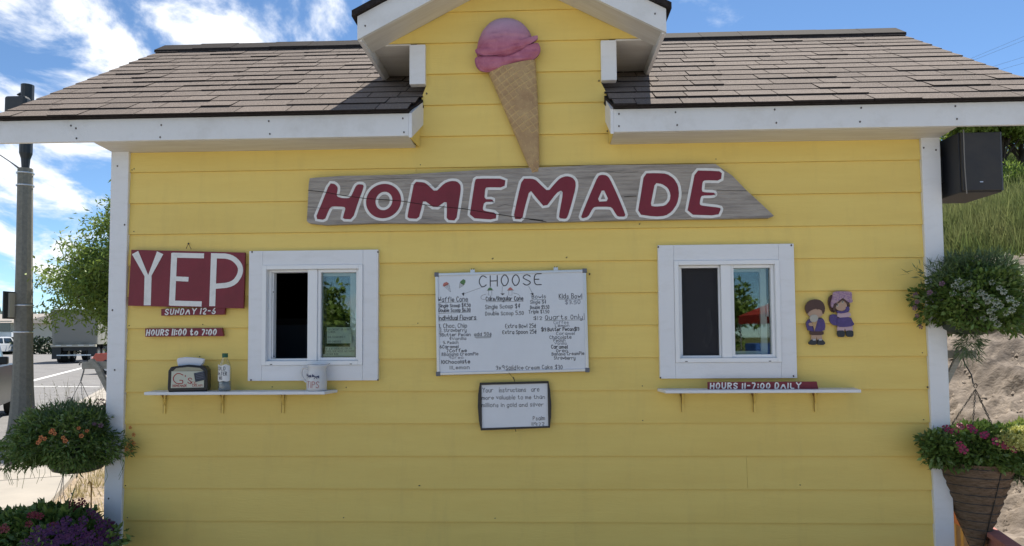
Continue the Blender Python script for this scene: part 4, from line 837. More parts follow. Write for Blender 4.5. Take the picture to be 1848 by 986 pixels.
cd = MB(); cd.prism([(.505 + a, ZSL + b) for a, b in ((.032, .100), (.084, .110), (.093, .064), (.040, .052))], fp - .0075, fp - .0055); cd.build('blue_card', mat('navy_card', (.03, .04, .065), .5), nd, xf=A)
g = MB(); [ribbon(g, [Vector((.505 + .041 + k * .001, ZSL + .097 - k * .009)), Vector((.505 + .078 + k * .001, ZSL + .104 - k * .009))], .0018, lambda a, b, l: (a, fp - .0078 - l, b)) for k in range(4)]; g.build('card_text', m_greywire if 0 else m_inkf, nd, kind='stuff', xf=A)
nk = MB(); L_ = [(-.058, .136), (-.066, .172), (-.060, .182), (-.02, .187), (.03, .183), (.078, .176), (.068, .150), (.056, .136)]
nk.prism([(.505 + a, ZSL + b) for a, b in L_], -.095, -.07); nk.build('napkin', mat('napkin_paper', (.74, .75, .78), .9), nd, xf=A, bevel=.006)
nk = MB(); nk.prism([(.505 + a * .93 + .004, ZSL + b * .98) for a, b in L_], -.066, -.052); nk.build('napkin', MATS['napkin_paper'], nd, xf=A, bevel=.005)

# water bottle
bt = thing('water_bottle', (.715, -.085, ZSL), 'clear plastic bottle with green cap, labelled COLD WATER, beside napkin dispenser', 'bottle')
bc = (.703, -.085, ZSL + .001)
MB().lathe(bc, [(.0, 0), (.028, 0), (.033, .006), (.034, .045), (.033, .05), (.0345, .056), (.0345, .122), (.033, .128), (.030, .142), (.022, .162), (.0145, .176), (.0135, .186)], 28).build('bottle_body', m_pet, bt, smooth=True)
MB().lathe(bc, [(.0, .001), (.031, .003), (.0315, .052), (.0, .053)], 24).build('water', mat('grey_water', (.22, .25, .27), .2), bt, smooth=True)
MB().lathe(bc, [(.0155, .182), (.0158, .205), (.0, .206)], 20).build('cap', mat('green_cap', (.012, .10, .05), .4), bt)
lb = MB(); n = 14
for k in range(n + 1): a = R(-160 + 140 * k / n); lb.v += [(bc[0] + .0352 * math.cos(a), bc[1] + .0352 * math.sin(a), bc[2] + z) for z in (.054 + .002 * math.sin(k), .142 + .004 * math.sin(k * .8))]
lb.f = [(2 * k, 2 * k + 2, 2 * k + 3, 2 * k + 1) for k in range(n)]; lb.m = [0] * n; lb.build('paper_label', m_lwhite, bt)
cyl = lambda a, b, l: (bc[0] + .0358 * math.sin(a / .0352), bc[1] - .0358 * math.cos(a / .0352) - l, b)
g = MB()
for s, dz in (('COLD', .114), ('WATER', .086), ('#1', .062)): write(g, s, -.032 if s != '#1' else -.018, bc[2] + dz, .019, cyl, w=.0026, length=.048 if s == 'COLD' else (.056 if s == 'WATER' else .017), smooth=1)
g.build('lettering', m_ink, bt, kind='stuff')

# tip pitcher
pt = thing('ceramic_pitcher', (1.195, -.08, ZSL), 'white ceramic pitcher lettered TIPS in red, at right end of left shelf', 'pitcher')
pc = (1.212, -.082, ZSL + .001); m_cer = mat('ceramic', (.66, .66, .66), .2, col2=(.60, .60, .60), scale=4)
mb = MB(); prof = [(.0, 0), (.050, 0), (.054, .004), (.055, .03), (.054, .07), (.050, .095), (.046, .112), (.047, .128), (.052, .142), (.049, .142), (.044, .128), (.043, .11), (.0, .10)]; n = 40
for r, z in prof:
    for k in range(n):
        a = 2 * math.pi * k / n; sp_ = max(0, math.cos(a)) ** 8 * max(0, (z - .105) / .037); 
        mb.v.append((pc[0] + r * math.cos(a) + sp_ * .022, pc[1] + r * math.sin(a), pc[2] + z + sp_ * .006))
for i in range(len(prof) - 1):
    for k in range(n): a, b = i * n + k, i * n + (k + 1) % n; mb.f.append((a, b, b + n, a + n)); mb.m.append(0)
mb.build('pitcher_body', m_cer, pt, smooth=True)
MB().tube(chaikin([Vector((pc[0] - .046, pc[1], pc[2] + .118)), Vector((pc[0] - .078, pc[1], pc[2] + .128)), Vector((pc[0] - .088, pc[1], pc[2] + .09)), Vector((pc[0] - .07, pc[1], pc[2] + .055)), Vector((pc[0] - .052, pc[1], pc[2] + .045))], 2), .0065, 8).build('handle', m_cer, pt, smooth=True)
cyl = lambda a, b, l: (pc[0] + .0558 * math.sin(a / .055), pc[1] - .0558 * math.cos(a / .055) - l, b)
g = MB(); write(g, 'TIPS', -.044, pc[2] + .018, .033, cyl, w=.0024, length=.07, slant=.1); g.build('lettering', m_inkred, pt, kind='stuff')
g = MB()
for cx, cz in ((-.034, .082), (.010, .078)):
    for s in (-1, 1): g.add([cyl(cx, pc[2] + cz, .0005), cyl(cx + s * .018, pc[2] + cz + .010 - s * .004, .0005), cyl(cx + s * .020, pc[2] + cz - .006 - s * .004, .0005)], [(0, 1, 2)]); ribbon(g, [Vector((cx, pc[2] + cz)), Vector((cx + s * .008, pc[2] + cz - .012))], .003, cyl)
g.build('bow_motif', m_inkblue, pt)

# paper notes behind the left window's glass
m_note = mat('note_paper', (.80, .85, .78), .7)
for corners, lines, lab in (([(590, 591), (634, 591), (635, 620), (590, 620)], (('NO CREDIT OR DEBIT', 592, 596.5, 41), ('CARDS', 592, 601, 13), ('U.S. CASH ONLY', 592, 610, 31), ('NO CHECKS', 592, 618.5, 23)), 'pale paper note saying U.S. cash only inside left window glass, upper of two'),
                            ([(587, 626), (640, 626), (640, 643), (587, 643)], (('6" X 6" SOLID ICE CREAM', 588.5, 631, 46), ('CAKE. ONE WEEK ADVANCE', 588, 635.8, 51), ('NOTICE $30', 588, 640.8, 22)), 'lower pale paper note about ice cream cake inside left window glass')):
    yn = .016; t = thing('paper_note', at(*corners[3], yn), lab, 'note'); MB().prism([(p.x, p.y) for p in pxl(corners, yn)], yn, yn + .0008).build('paper', m_note, t)
    g = MB()
    for s, px, py, lp in lines: a, b = at(px, py, yn), at(px + lp, py, yn); write(g, s, a.x, a.z, .0098, wallplane(yn - .0004), w=.0016, length=b.x - a.x, smooth=0)
    g.build('lettering', m_inkf, t, kind='stuff')

# ---- loudspeaker on the right wall
sk = thing('loudspeaker', (4.75, .0, 2.27), 'black box loudspeaker hung under the right eave beside the corner trim', 'speaker')
MB().box(4.640, 4.856, -.135, .20, 2.273, 2.592).build('cabinet', m_spkside, sk, bevel=.004)
MB().box(4.646, 4.846, -.152, -.1355, 2.279, 2.588).build('grille', m_speaker, sk, bevel=.004)
MB().box(4.847, 4.855, -.149, -.136, 2.279, 2.588).build('edge_strip', mat('grey_edge', (.07, .07, .075), .4), sk)
MB().box(4.734, 4.750, -.1535, -.152, 2.322, 2.327).build('badge', m_alum, sk)
MB().tube([(4.6555, -.160, 2.60), (4.655, -.160, 2.4), (4.660, -.160, 2.262)], .003, 6).build('cable', m_greywire, sk)
MB().box(4.612, 4.640, .02, .12, 2.36, 2.50).build('wall_bracket', m_black, sk)

# ================================================================== HANGING BASKETS
def wall_arm(x0, x1, y, z, label, brz):
    t = thing('plant_bracket', (x0, y, z), label, 'bracket', 'wooden plant arms on the kiosk corners'); s = 1 if x1 > x0 else -1
    a, b = sorted((x0, x1)); MB().box(a, b, y - .02, y + .018, z - .021, z + .021).build('arm', m_oldw2, t, bevel=.003)
    MB().prism([(x0 + s * .095, z - .018), (x0 + s * .135, z + .030), (x0 + s * .110, z + .038), (x0 + s * .065, z - .01), (x0 + s * .0, z - brz), (x0 + s * .0, z - brz - .055)] if 1 else [], y - .042, y - .021).build('brace', m_oldw2, t)
    return t
m_oldw2 = mat('grey_arm_wood', (.36, .34, .29), .8, col2=(.24, .23, .20), scale=10, stretch=(2, 1, 8))
wall_arm(-.006, -.19, .07, 1.385, 'grey wooden arm and brace on the left corner holding the orange-flowered basket', .14)
wall_arm(4.614, 4.80, .07, 1.420, 'grey wooden arm and brace on the right corner holding the cone basket', .14)

def blob(c, rx, ry, rz_, n, bottom=-1, shell=.55, lump=.22, seed=0, clip=None):
    d = rng.normal(size=(n * 2, 3)); d /= np.linalg.norm(d, axis=1)[:, None]; d = d[d[:, 2] > bottom][:n]
    lm = np.array([1 + lump * mnoise.noise(Vector(v * 1.9) + Vector((seed, 0, 0))) * 1.6 + lump * .5 * mnoise.noise(Vector(v * 5) + Vector((seed, 4, 0))) for v in d])
    r = (shell + (1 - shell) * rng.uniform(size=len(d)) ** .6) * lm
    P = np.array(c) + d * r[:, None] * np.array([rx, ry, rz_]); out = d.copy()
    k = ~((P[:, 0] > -.004) & (P[:, 0] < 4.612) & (P[:, 1] > -.02)); return P[k], out[k]
def flower_mesh(r, m1, m2=None, n=5, name='flower'):
    me = bpy.data.meshes.new(name); v = [(0, 0, -.35 * r)]; f = []
    for k in range(n):
        a0 = 2 * math.pi * k / n; da = math.pi / n
        i = len(v); v += [(.45 * r * math.cos(a0 - da * .7), .45 * r * math.sin(a0 - da * .7), 0), (r * math.cos(a0 - da * .75), r * math.sin(a0 - da * .75), .12 * r), (1.08 * r * math.cos(a0), 1.08 * r * math.sin(a0), .05 * r), (r * math.cos(a0 + da * .75), r * math.sin(a0 + da * .75), .12 * r), (.45 * r * math.cos(a0 + da * .7), .45 * r * math.sin(a0 + da * .7), 0)]
        f += [(i, i + 1, i + 2, i + 3, i + 4), (0, i, i + 4)]
    me.from_pydata(v, [], f); me.materials.append(m1)
    if m2: me.materials.append(m2); me.polygons.foreach_set('material_index', [0, 1] * n)
    me.update(); return me
def put_flowers(me, parent, P, D, name='flower'):
    for p, d in zip(P, D):
        o = bpy.data.objects.new(name, me); scene.collection.objects.link(o); o.parent = parent; o.location = Vector(p) - ORG[parent.name]
        o.rotation_euler = (Vector(d) + Vector((0, -.35, .15))).to_track_quat('Z', 'Y').to_euler(); s = random.uniform(.8, 1.15); o.scale = (s, s, s)
def surf(c, rx, ry, rz_, pts, y=-.1):
    """points on the front of an ellipsoid under given pixels"""
    P, D = [], []; c = Vector(c)
    for px, py in pts:
        d = ray(px, py); o = CAM - c; S = Vector((1 / rx, 1 / ry, 1 / rz_)); oo = Vector((o.x * S.x, o.y * S.y, o.z * S.z)); dd = Vector((d.x * S.x, d.y * S.y, d.z * S.z))
        a, b, cc = dd.dot(dd), oo.dot(dd), oo.dot(oo) - 1.13; disc = b * b - a * cc
        t = (-b - math.sqrt(max(disc, 0))) / a; p = CAM + d * t; P.append(p); n_ = p - c; D.append(Vector((n_.x, n_.y, n_.z)).normalized())
    return P, D
# left basket
bl = thing('hanging_basket', (-.20, .03, .80), 'round hanging basket of dark green foliage with small orange flowers, left corner', 'hanging basket')
c = (-.205, .02, .965); P, D = blob(c, .335, .30, .19, 13000, -.75, .5, .22, 2)
npmesh('foliage', *leaves(P, .036, .011, .25, D * .9), m_bleaf, bl, kind='stuff')
P, D = blob((-.19, 0, 1.03), .24, .2, .13, 3000, -.3, .4, .3, 5); npmesh('foliage', *leaves(P, .05, .006, -.2, D), m_lime if 0 else m_bleaf2, bl, kind='stuff')
hang = MB()
for k in range(90):
    a = random.uniform(0, 6.28); r0 = .31; x, y = c[0] + r0 * math.cos(a) * 1.05, c[1] + .27 * math.sin(a)
    if x > -.01 and y > -.04: continue
    z = .90 + random.uniform(-.05, .03); L_ = random.uniform(.04, .13); hang.tube([(x, y, z), (x + .02 * math.cos(a), y, z - L_ * .5), (x + random.uniform(-.02, .02), y, z - L_)], .0012, 3)
hang.build('trailing_stems', m_bleaf, bl, kind='stuff')
MB().lathe((-.185, .03, .79), [(.0, .0), (.085, .0), (.125, .012), (.155, .06), (.165, .11)], 28).build('pot', m_greenpot, bl, smooth=True)
fl = flower_mesh(.0108, m_orange, m_orangec)
put_flowers(fl, bl, *surf(c, .35, .30, .19, [(95, 777), (99, 783), (92, 780), (142, 773), (157, 778), (74, 790), (72, 796), (81, 792), (69, 799), (114, 790), (118, 796), (147, 787), (235, 772), (241, 785), (233, 803), (238, 798), (228, 811), (237, 814), (241, 801)]))
fl2 = flower_mesh(.012, m_lilac); put_flowers(fl2, bl, *surf(c, .35, .30, .19, [(60, 735), (66, 737), (85, 733), (170, 765), (182, 768), (13, 838), (18, 843), (20, 836), (124, 718), (210, 742), (215, 748), (205, 738)]))
put_flowers(flower_mesh(.016, m_crimson), bl, *surf((-.11, .0, 1.10), .07, .06, .035, [(180, 722), (184, 727), (176, 728), (190, 731), (186, 722)]))
w_ = MB(); hookp = Vector((-.19, .07, 1.40)); w_.tube([(-.215, .07, 1.385), (-.212, .07, 1.402), (-.196, .07, 1.408), (-.180, .065, 1.398), (-.183, .06, 1.35), (-.192, .05, 1.295)], .004, 6)
w_.build('hook', m_greywire, bl)
for tx_, ty_ in ((-.34, .05), (-.10, -.06), (-.15, .17)): MB().tube([(-.192, .05, 1.295), ((-.192 + tx_) / 2 + .01, ty_ / 2 + .02, 1.16), (tx_, ty_, 1.0)], .0016, 4).build('hanger_wire', m_greywire, bl)
for k, (tx_, dz) in enumerate(((-.31, .36), (-.17, .28), (-.12, .24), (-.20, .30))): MB().tube([(-.18, -.1, .80), (-.185 + (tx_ + .185) * .3, -.12, .80 - dz * .4), (tx_, -.14, .80 - dz)], .0013, 4).build('loose_wire', m_greywire, bl)
# wild stalks behind the basket
ws = thing('weed_clump', (-.95, 1.5, 0), 'tall dry wispy weeds with pale seed heads behind the left basket', 'weeds')
WX = at(160, 700, 5.5).x; ORG[ws.name] = Vector((WX, 5.5, 0)); ws.location = (WX, 5.5, 0); mb = MB(); tips = []
for k in range(80):
    bx, by = WX + random.gauss(0, .36), 5.5 + random.gauss(0, .4); h = random.uniform(.45, .98); lx, ly = random.gauss(0, .12), random.gauss(0, .1)
    mb.tube([(bx, by, 0), (bx + lx * .4, by + ly * .4, h * .5), (bx + lx, by + ly, h)], [.003, .0022, .0012], 4)
    for q in range(7): t_ = random.uniform(.45, 1); tips.append((bx + lx * t_ + random.gauss(0, .035), by + ly * t_, h * t_ + random.uniform(0, .05)))
mb.build('stalk', mat('dry_stalk', (.30, .26, .12), .8), ws, kind='stuff'); npmesh('seed_head', *leaves(np.array(tips), .035, .008, -.5), mat('seed', (.42, .36, .18), .8, island='y', trans=.3), ws, kind='stuff')
mb = MB(); P = []
for k in range(260):
    x, y = -1.7 + random.gauss(0, .6), 3.6 + random.gauss(0, .7); 
    if x > -.1 or .903 * x + .43 * y < -.66 or random.random() < .45: continue
    P.append((x, y))
P = np.array(P); npmesh('dry_grass', *blades(np.repeat(P[:, 0], 14) + rng.normal(size=len(P) * 14) * .05, np.repeat(P[:, 1], 14) + rng.normal(size=len(P) * 14) * .05, np.full(len(P) * 14, 0.), rng.uniform(.04, .16, len(P) * 14), .006), MATS['seed'], kind='stuff')
# shepherd's hook standing in the gravel
sh_ = thing('shepherd_hook', (-1.0, 1.9, 0), 'thin rusty shepherd hook standing in the gravel behind the planter', 'plant hook')
p = at(164, 925, 1.4); MB().tube([(p.x, 1.4, 0), (p.x, 1.4, at(164, 880, 1.4).z), (p.x - .004, 1.4, at(164, 872, 1.4).z), (p.x - .014, 1.4, at(164, 869, 1.4).z), (p.x - .025, 1.4, at(164, 873, 1.4).z)], .005, 6).build('rod', m_rust, sh_)

# planter of petunias at the lower left
pb = thing('flower_planter', (-.22, -.25, 0), 'low planter of purple petunias and red geraniums by the left corner', 'planter')
MB().lathe((-.24, -.26, 0), [(.0, 0), (.20, 0), (.25, .20), (.28, .40), (.30, .41), (.30, .44), (.27, .44), (.26, .40), (0, .39)], 32).build('tub', mat('clay_tub', (.16, .09, .06), .8), pb, smooth=False)
c2 = (-.22, -.25, .49); P, D = blob(c2, .42, .26, .15, 9000, -.6, .35, .28, 8); npmesh('foliage', *leaves(P, .042, .022, .1, D), m_bleaf, pb, kind='stuff')
P, D = blob((-.14, -.28, .52), .16, .12, .13, 2500, -.5, .3, .3, 9); npmesh('foliage', *leaves(P, .045, .03, .1, D), m_bleaf, pb, kind='stuff')
fp_ = flower_mesh(.024, m_purple, MATS['dusky_petal']); pts = [(random.uniform(62, 205), random.uniform(950, 986)) for _ in range(46)] + [(196, 945), (204, 950), (208, 972), (163, 925), (170, 930), (110, 948), (120, 940), (150, 940), (60, 972), (45, 983), (178, 938), (186, 946)]
put_flowers(fp_, pb, *surf(c2, .43, .29, .16, pts))
put_flowers(flower_mesh(.017, m_crimson), pb, *surf((-.10, -.12, .63), .10, .08, .08, [(130, 908), (124, 914), (134, 916), (126, 922), (120, 930), (130, 928), (147, 905), (152, 909), (142, 911), (136, 924), (122, 938), (118, 925), (128, 934)]))
put_flowers(flower_mesh(.017, m_crimson), pb, *surf(c2, .43, .29, .17, [(56, 930), (61, 928), (66, 931), (8, 950), (3, 956), (12, 956), (52, 946), (72, 932), (100, 952), (95, 948)]))
mb = MB()
for a, b in (((-.14, -.2, .5), (-.12, -.14, .68)), ((-.13, -.2, .5), (-.09, -.14, .73)), ((-.3, -.25, .5), (-.28, -.3, .62))): mb.tube([a, b], .003, 5)
mb.build('stem', m_bleaf, pb, kind='stuff')

# right upper basket
b2 = thing('hanging_basket', (4.72, -.02, 1.5), 'upper right hanging basket of dark foliage with whitish flower balls, on corner trim', 'hanging basket')
c3 = (4.73, -.02, 1.70); P, D = blob(c3, .295, .28, .19, 12000, -.8, .45, .24, 12); npmesh('foliage', *leaves(P, .034, .016, .1, D), m_bleaf, b2, kind='stuff')
P, D = blob((4.78, .0, 1.83), .26, .2, .13, 5000, -.4, .3, .3, 14); npmesh('foliage', *leaves(P, .05, .005, -.2, D), m_bleaf2, b2, kind='stuff')
P, D = blob((4.56, -.05, 1.85), .15, .12, .07, 260, -.6, .3, .4, 18); npmesh('foliage', *leaves(P, .06, .005, -.1, D), m_bleaf2, b2, kind='stuff')
P, D = blob((4.71, -.05, 1.50), .06, .05, .12, 500, -.9, .3, .4, 19); npmesh('foliage', *leaves(P, .05, .005, .6, D), m_bleaf2, b2, kind='stuff')
MB().lathe((4.74, -.0, 1.53), [(.0, .0), (.10, .0), (.15, .03), (.175, .10), (.18, .15)], 28).build('pot', m_greenpot, b2, smooth=True)
ballm = bpy.data.meshes.new('flower_ball'); P, D = blob((-9, 0, 0), .012, .012, .012, 60, -1, .8, 0); v, f = leaves(P + np.array([9., 0, 0]), .007, .007, 0, D); ballm.from_pydata(v.tolist(), [], f.tolist()); ballm.materials.append(m_wflower)
put_flowers(ballm, b2, *surf(c3, .32, .28, .19, [(1723, 516), (1735, 520), (1742, 515), (1748, 512), (1720, 530), (1745, 531), (1770, 528), (1779, 536), (1782, 545), (1790, 542), (1798, 545), (1805, 552), (1795, 557), (1786, 562), (1792, 573), (1811, 527), (1822, 540), (1815, 565), (1826, 560), (1790, 510), (1803, 520), (1762, 553), (1775, 575), (1833, 548), (1768, 530), (1730, 508), (1800, 585)]), name='flower_ball')
put_flowers(flower_mesh(.014, MATS['dusky_petal']), b2, *surf(c3, .33, .28, .19, [(1652, 533), (1655, 545), (1651, 556), (1655, 570), (1662, 590), (1673, 608), (1678, 528), (1700, 512), (1668, 600)]))
for q in ((4.55, -.15), (4.88, -.1), (4.72, .15)): MB().tube([(4.72, -.02, 2.60), ((4.72 + q[0]) / 2, q[1] / 2, 2.2), (q[0], q[1], 1.85)], .0012, 4).build('hanger_wire', m_greywire, b2) if 0 else None
MB().tube([(4.73, .1, 2.0), (4.73, .1, 1.78)], .002, 4).build('hanger_wire', m_wire, b2)

# cone basket with chains
b3 = thing('cone_basket', (4.74, .0, .35), 'cone-shaped coir basket on chains with magenta and yellow flowers, lower right', 'hanging basket')
cc = (4.735, 0, .34); mb = MB(); prof = [(.004, 0), (.03, .07), (.19, .50), (.195, .52), (.18, .515)]; n = 48; pr = []
for i in range(40): z = .52 * i / 39; pr.append(((.006 + .192 * (z / .52) ** .92), z))
for r, z in pr:
    for k in range(n): a = 2 * math.pi * k / n; rr = r * (1 + .02 * mnoise.noise(Vector((math.cos(a) * 3, math.sin(a) * 3, z * 30)))) + .0035 * math.sin(z / .52 * 11 * 2 * math.pi) + .003 * mnoise.noise(Vector((math.cos(a) * 9, math.sin(a) * 9, z * 60))); mb.v.append((cc[0] + rr * math.cos(a), cc[1] + rr * math.sin(a), cc[2] + z))
for i in range(len(pr) - 1):
    for k in range(n): a, b = i * n + k, i * n + (k + 1) % n; mb.f.append((a, b, b + n, a + n)); mb.m.append(0)
mb.build('coir_liner', m_coir, b3, smooth=True)
for k in range(11):
    z = .52 * (k + .5) / 11 + .0; r = .006 + .192 * (z / .52) ** .92 + .001; MB().tube([(cc[0] + r * math.cos(a), cc[1] + r * math.sin(a), cc[2] + z + .003 * math.sin(2 * a)) for a in [2 * math.pi * q / 32 for q in range(33)]], .0022, 5, cap=False).build('wire_hoop', m_wire, b3)
for a in (R(-82), R(20), R(140)): MB().tube([(cc[0] + (r + .003) * math.cos(a), cc[1] + (r + .003) * math.sin(a), cc[2] + z) for r, z in pr[::6] + [pr[-1]]], .0028, 5).build('wire_rib', m_wire, b3)
c4 = (4.745, 0, .925); P, D = blob(c4, .29, .26, .115, 9000, -.7, .4, .25, 22); npmesh('foliage', *leaves(P, .034, .017, .1, D), m_bleaf, b3, kind='stuff')
P, D = blob((4.50, -.10, .93), .085, .07, .09, 900, -.9, .3, .3, 24); npmesh('foliage', *leaves(P, .034, .017, .1, D), m_bleaf, b3, kind='stuff')
P, D = blob((4.92, -.02, .88), .15, .14, .14, 3500, -.9, .3, .3, 25); npmesh('foliage', *leaves(P, .04, .012, .2, D), m_lime if 0 else m_bleaf2, b3, kind='stuff')
P, D = blob((4.97, -.05, .98), .10, .1, .09, 1500, -.5, .3, .3, 26); npmesh('foliage', *leaves(P, .035, .012, 0, D), m_lime, b3, kind='stuff', label='lime green foliage tuft')
P, D = blob((4.79, -.235, .985), .065, .05, .04, 500, -.8, .4, .3, 27); npmesh('foliage', *leaves(P, .02, .014, 0, D), m_yflower, b3, kind='stuff', label='pale yellow flower cluster')
P, D = blob((4.87, -.17, 1.02), .075, .05, .035, 500, -.8, .4, .3, 28); npmesh('foliage', *leaves(P, .02, .014, 0, D), m_yflower, b3, kind='stuff', label='pale yellow flower cluster')
put_flowers(flower_mesh(.0185, m_magenta, MATS['dusky_petal']), b3, *surf(c4, .29, .26, .125, [(1669, 784), (1675, 777), (1680, 772), (1664, 800), (1672, 818), (1706, 773), (1711, 776), (1732, 768), (1735, 771), (1723, 779), (1752, 772), (1757, 777), (1775, 786), (1779, 784), (1735, 808), (1732, 803), (1739, 812), (1797, 797), (1816, 803), (1814, 792), (1830, 811), (1750, 770), (1700, 770), (1812, 806)]))
MB().tube([(4.70, .07, 1.445), (4.705, .07, 1.458), (4.73, .06, 1.462), (4.750, .055, 1.45), (4.722, .05, 1.41), (4.728, .04, 1.37), (4.755, .03, 1.31), (4.757, .02, 1.262)], .0035, 6).build('hook', m_wire, b3)
MB().tube([(4.757 + .009 * math.cos(a), .0, 1.253 + .012 * math.sin(a)) for a in [2 * math.pi * q / 10 for q in range(11)]], .0022, 5).build('ring', m_wire, b3)
for ex, ey in ((4.61, .05), (4.67, -.1), (4.80, -.12), (4.875, .03)):
    ch = MB(); a, b = Vector((4.757, 0, 1.235)), Vector((ex, ey, .98)); N_ = 15
    for k in range(N_):
        p, q = a.lerp(b, k / N_), a.lerp(b, (k + 1.15) / N_); s = Vector((.0045, 0, 0)) if k % 2 else Vector((0, .0045, 0)); ch.tube([p, (p * .6 + q * .4) + s, (p * .4 + q * .6) + s, q, (p * .4 + q * .6) - s, (p * .6 + q * .4) - s, p], .0016, 4, cap=False)
    ch.build('chain', m_wire, b3)

# ---- low railing along the right side
rl = thing('deck_railing', (4.85, 0, 0), 'low pink-stained wooden railing beside the right corner below cone basket', 'railing')
pA, pB = gr(1714, 905, .5), gr(1830, 985, .5); ext = (pB - pA).normalized(); A0, B0 = pA - ext * .8, pB + ext * 1.2
def bar(A0, B0, w, z0, z1, m, name):
    d = (B0 - A0); d.z = 0; d.normalize(); n = Vector((-d.y, d.x, 0)) * w / 2
    MB().hexa([(*(A0 - n).xy, z0), (*(B0 - n).xy, z0), (*(A0 + n).xy, z0), (*(B0 + n).xy, z0), (*(A0 - n).xy, z1), (*(B0 - n).xy, z1), (*(A0 + n).xy, z1), (*(B0 + n).xy, z1)]).build(name, m, rl, bevel=.003)
bar(A0, B0, .075, .475, .50, m_pinkrail, 'top_rail'); bar(A0, B0, .03, .40, .4745, m_pinkrail, 'under_rail')
k = 0; LN = (B0 - A0).length
while k * .13 < LN: p = A0 + ext * k * .13; bar(p, p + ext * .05, .035, .06, .3995, m_newwood, 'baluster'); k += 1
bar(A0, B0, .03, .02, .0595, m_newwood, 'bottom_rail')

# ================================================================== TREES
def tree(name, label, base, H, crown, r0, nb, nleaf, m, L, W, droop=.2, group=None, seed=0, cat='tree', shell=.3, lump=.35, bare=False, bottom=-1, fan=.5):
    random.seed(seed + 100); b = Vector(base); t = thing(name, b, label, cat, group); c, rx, ry, rzz = Vector(crown[0]), *crown[1:]
    tr = MB(); top = b.lerp(c, .8) + Vector((0, 0, rzz * .4)); tr.tube([b - Vector((0, 0, .1)), b.lerp(top, .35) + Vector((random.gauss(0, .04 * H / 3), random.gauss(0, .04), 0)), b.lerp(top, .7), top], [r0, r0 * .75, r0 * .5, r0 * .15], 8); tr.build('trunk', m_bark, t, smooth=True)
    ends = []; br = MB()
    for k in range(nb):
        a = b.lerp(top, random.uniform(.25, .9)); d = Vector((random.gauss(0, 1), random.gauss(0, 1), random.gauss(.2, .6))).normalized(); e = c + Vector((d.x * rx, d.y * ry, d.z * rzz)) * random.uniform(.55, .98)
        mid = a.lerp(e, .5) + Vector((random.gauss(0, .08), random.gauss(0, .08), .12)) * rx; br.tube([a, mid, e], [r0 * .35, r0 * .2, r0 * .06], 5); ends.append((mid, e))
        for q in range(3): s_ = mid.lerp(e, random.uniform(.1, .8)); e2 = s_ + Vector((random.gauss(0, 1), random.gauss(0, 1), random.gauss(0, .8))) * rx * .22; br.tube([s_, s_.lerp(e2, .5) + Vector((0, 0, .03)), e2], [r0 * .12, r0 * .07, r0 * .03], 4); ends.append((s_, e2))
    br.build('limbs', m_bark, t, kind='stuff')
    if nleaf:
        P = []; per = nleaf // (len(ends) + 1)
        for a, e in ends:
            a, e = np.array(a), np.array(e); k = rng.uniform(.3, 1.08, (per, 1)); P.append(a + (e - a) * k + np.clip(rng.normal(size=(per, 3)), -1.7, 1.7) * rx * np.array([.11, .11, .085]) * (1.2 - .4 * k))
        P = np.concatenate(P); npmesh('crown', *leaves(P, L, W, droop, rng.normal(size=P.shape) * .2), m, t, kind='stuff')
    return t
tree('leafy_tree', 'leafy green tree overhanging the street behind the left corner', (-3.64, 7.8, 0), 5, ((-3.68, 7.5, 2.60), 1.57, 1.5, 1.22), .09, 64, 85000, m_leaf, .086, .027, .35, seed=1)
tree('leafy_tree', 'taller narrow green tree top beside the left corner trim', (-3.2, 7.2, 0), 5, ((-3.42, 7.3, 3.55), .90, .85, 1.0), .07, 30, 22000, m_leaf, .086, .027, .35, seed=4)
def onhill(px, y, dz=0): x = at(px, 500, y).x; return (x, y, float(hill(np.array([x]), np.array([y]))[0]) + dz)
# scrub trees with bare stems on the right bank
spec = [(1812, 9.5, 'dark forked scrub tree with leafy top behind the loudspeaker', 3, .062), (1846, 10.2, 'leafy scrub tree at the right edge of the bank', 5, .06), (1765, 12.5, 'slim scrub tree higher up the grassy bank', 8, .05)]
for px, y, lab, sd_, r0 in spec:
    b = onhill(px, y); tree('scrub_tree', lab, b, 3, ((b[0] + .25, b[1] + .2, b[2] + 1.42), 1.0, .9, .62), r0, 28, 22000, m_leaf2, .07, .045, .1, group='scrub trees on the right bank', seed=sd_)
for px, y, r_, lab in ((1822, 8.6, .55, 'low olive bush at the foot of the forked scrub tree'), (1738, 9.6, .45, 'small olive bush in the grass beside the corner trim'), (1790, 12.0, .8, 'wide dark bush higher on the grassy bank')):
    b = onhill(px, y); bu = thing('bush', b, lab, 'bush', 'low bushes on the right bank'); P, D = blob((b[0], b[1], b[2] + .1), r_, r_, r_ * .55, 5000, -.3, .2, .5, int(px)); npmesh('foliage', *leaves(P, .07, .02, -.3, D), m_leaf, bu, kind='stuff')
    mb = MB(); [mb.tube([b, (b[0] + random.uniform(-r_, r_) * .8, b[1], b[2] + r_ * random.uniform(.4, .9))], [.01, .004], 4) for _ in range(7)]; mb.build('stems', m_bark, bu, kind='stuff')
# arching bare twigs under the speaker
tw_ = thing('bare_shrub', onhill(1775, 8.5), 'bare arching dark twigs below the loudspeaker on the grassy bank', 'shrub'); mb = MB()
for L_ in ([(1702, 409), (1722, 408), (1741, 396), (1745, 378), (1738, 356)], [(1722, 388), (1750, 386), (1770, 395), (1785, 412), (1797, 430)], [(1790, 350), (1798, 380), (1803, 412)], [(1838, 360), (1815, 378), (1800, 390)], [(1748, 356), (1765, 380), (1780, 395)], [(1806, 345), (1812, 368), (1818, 372)]):
    mb.tube(chaikin([at(a, b, 8.6) for a, b in L_], 1), .011, 5)
mb.build('twigs', m_bark, tw_, kind='stuff')
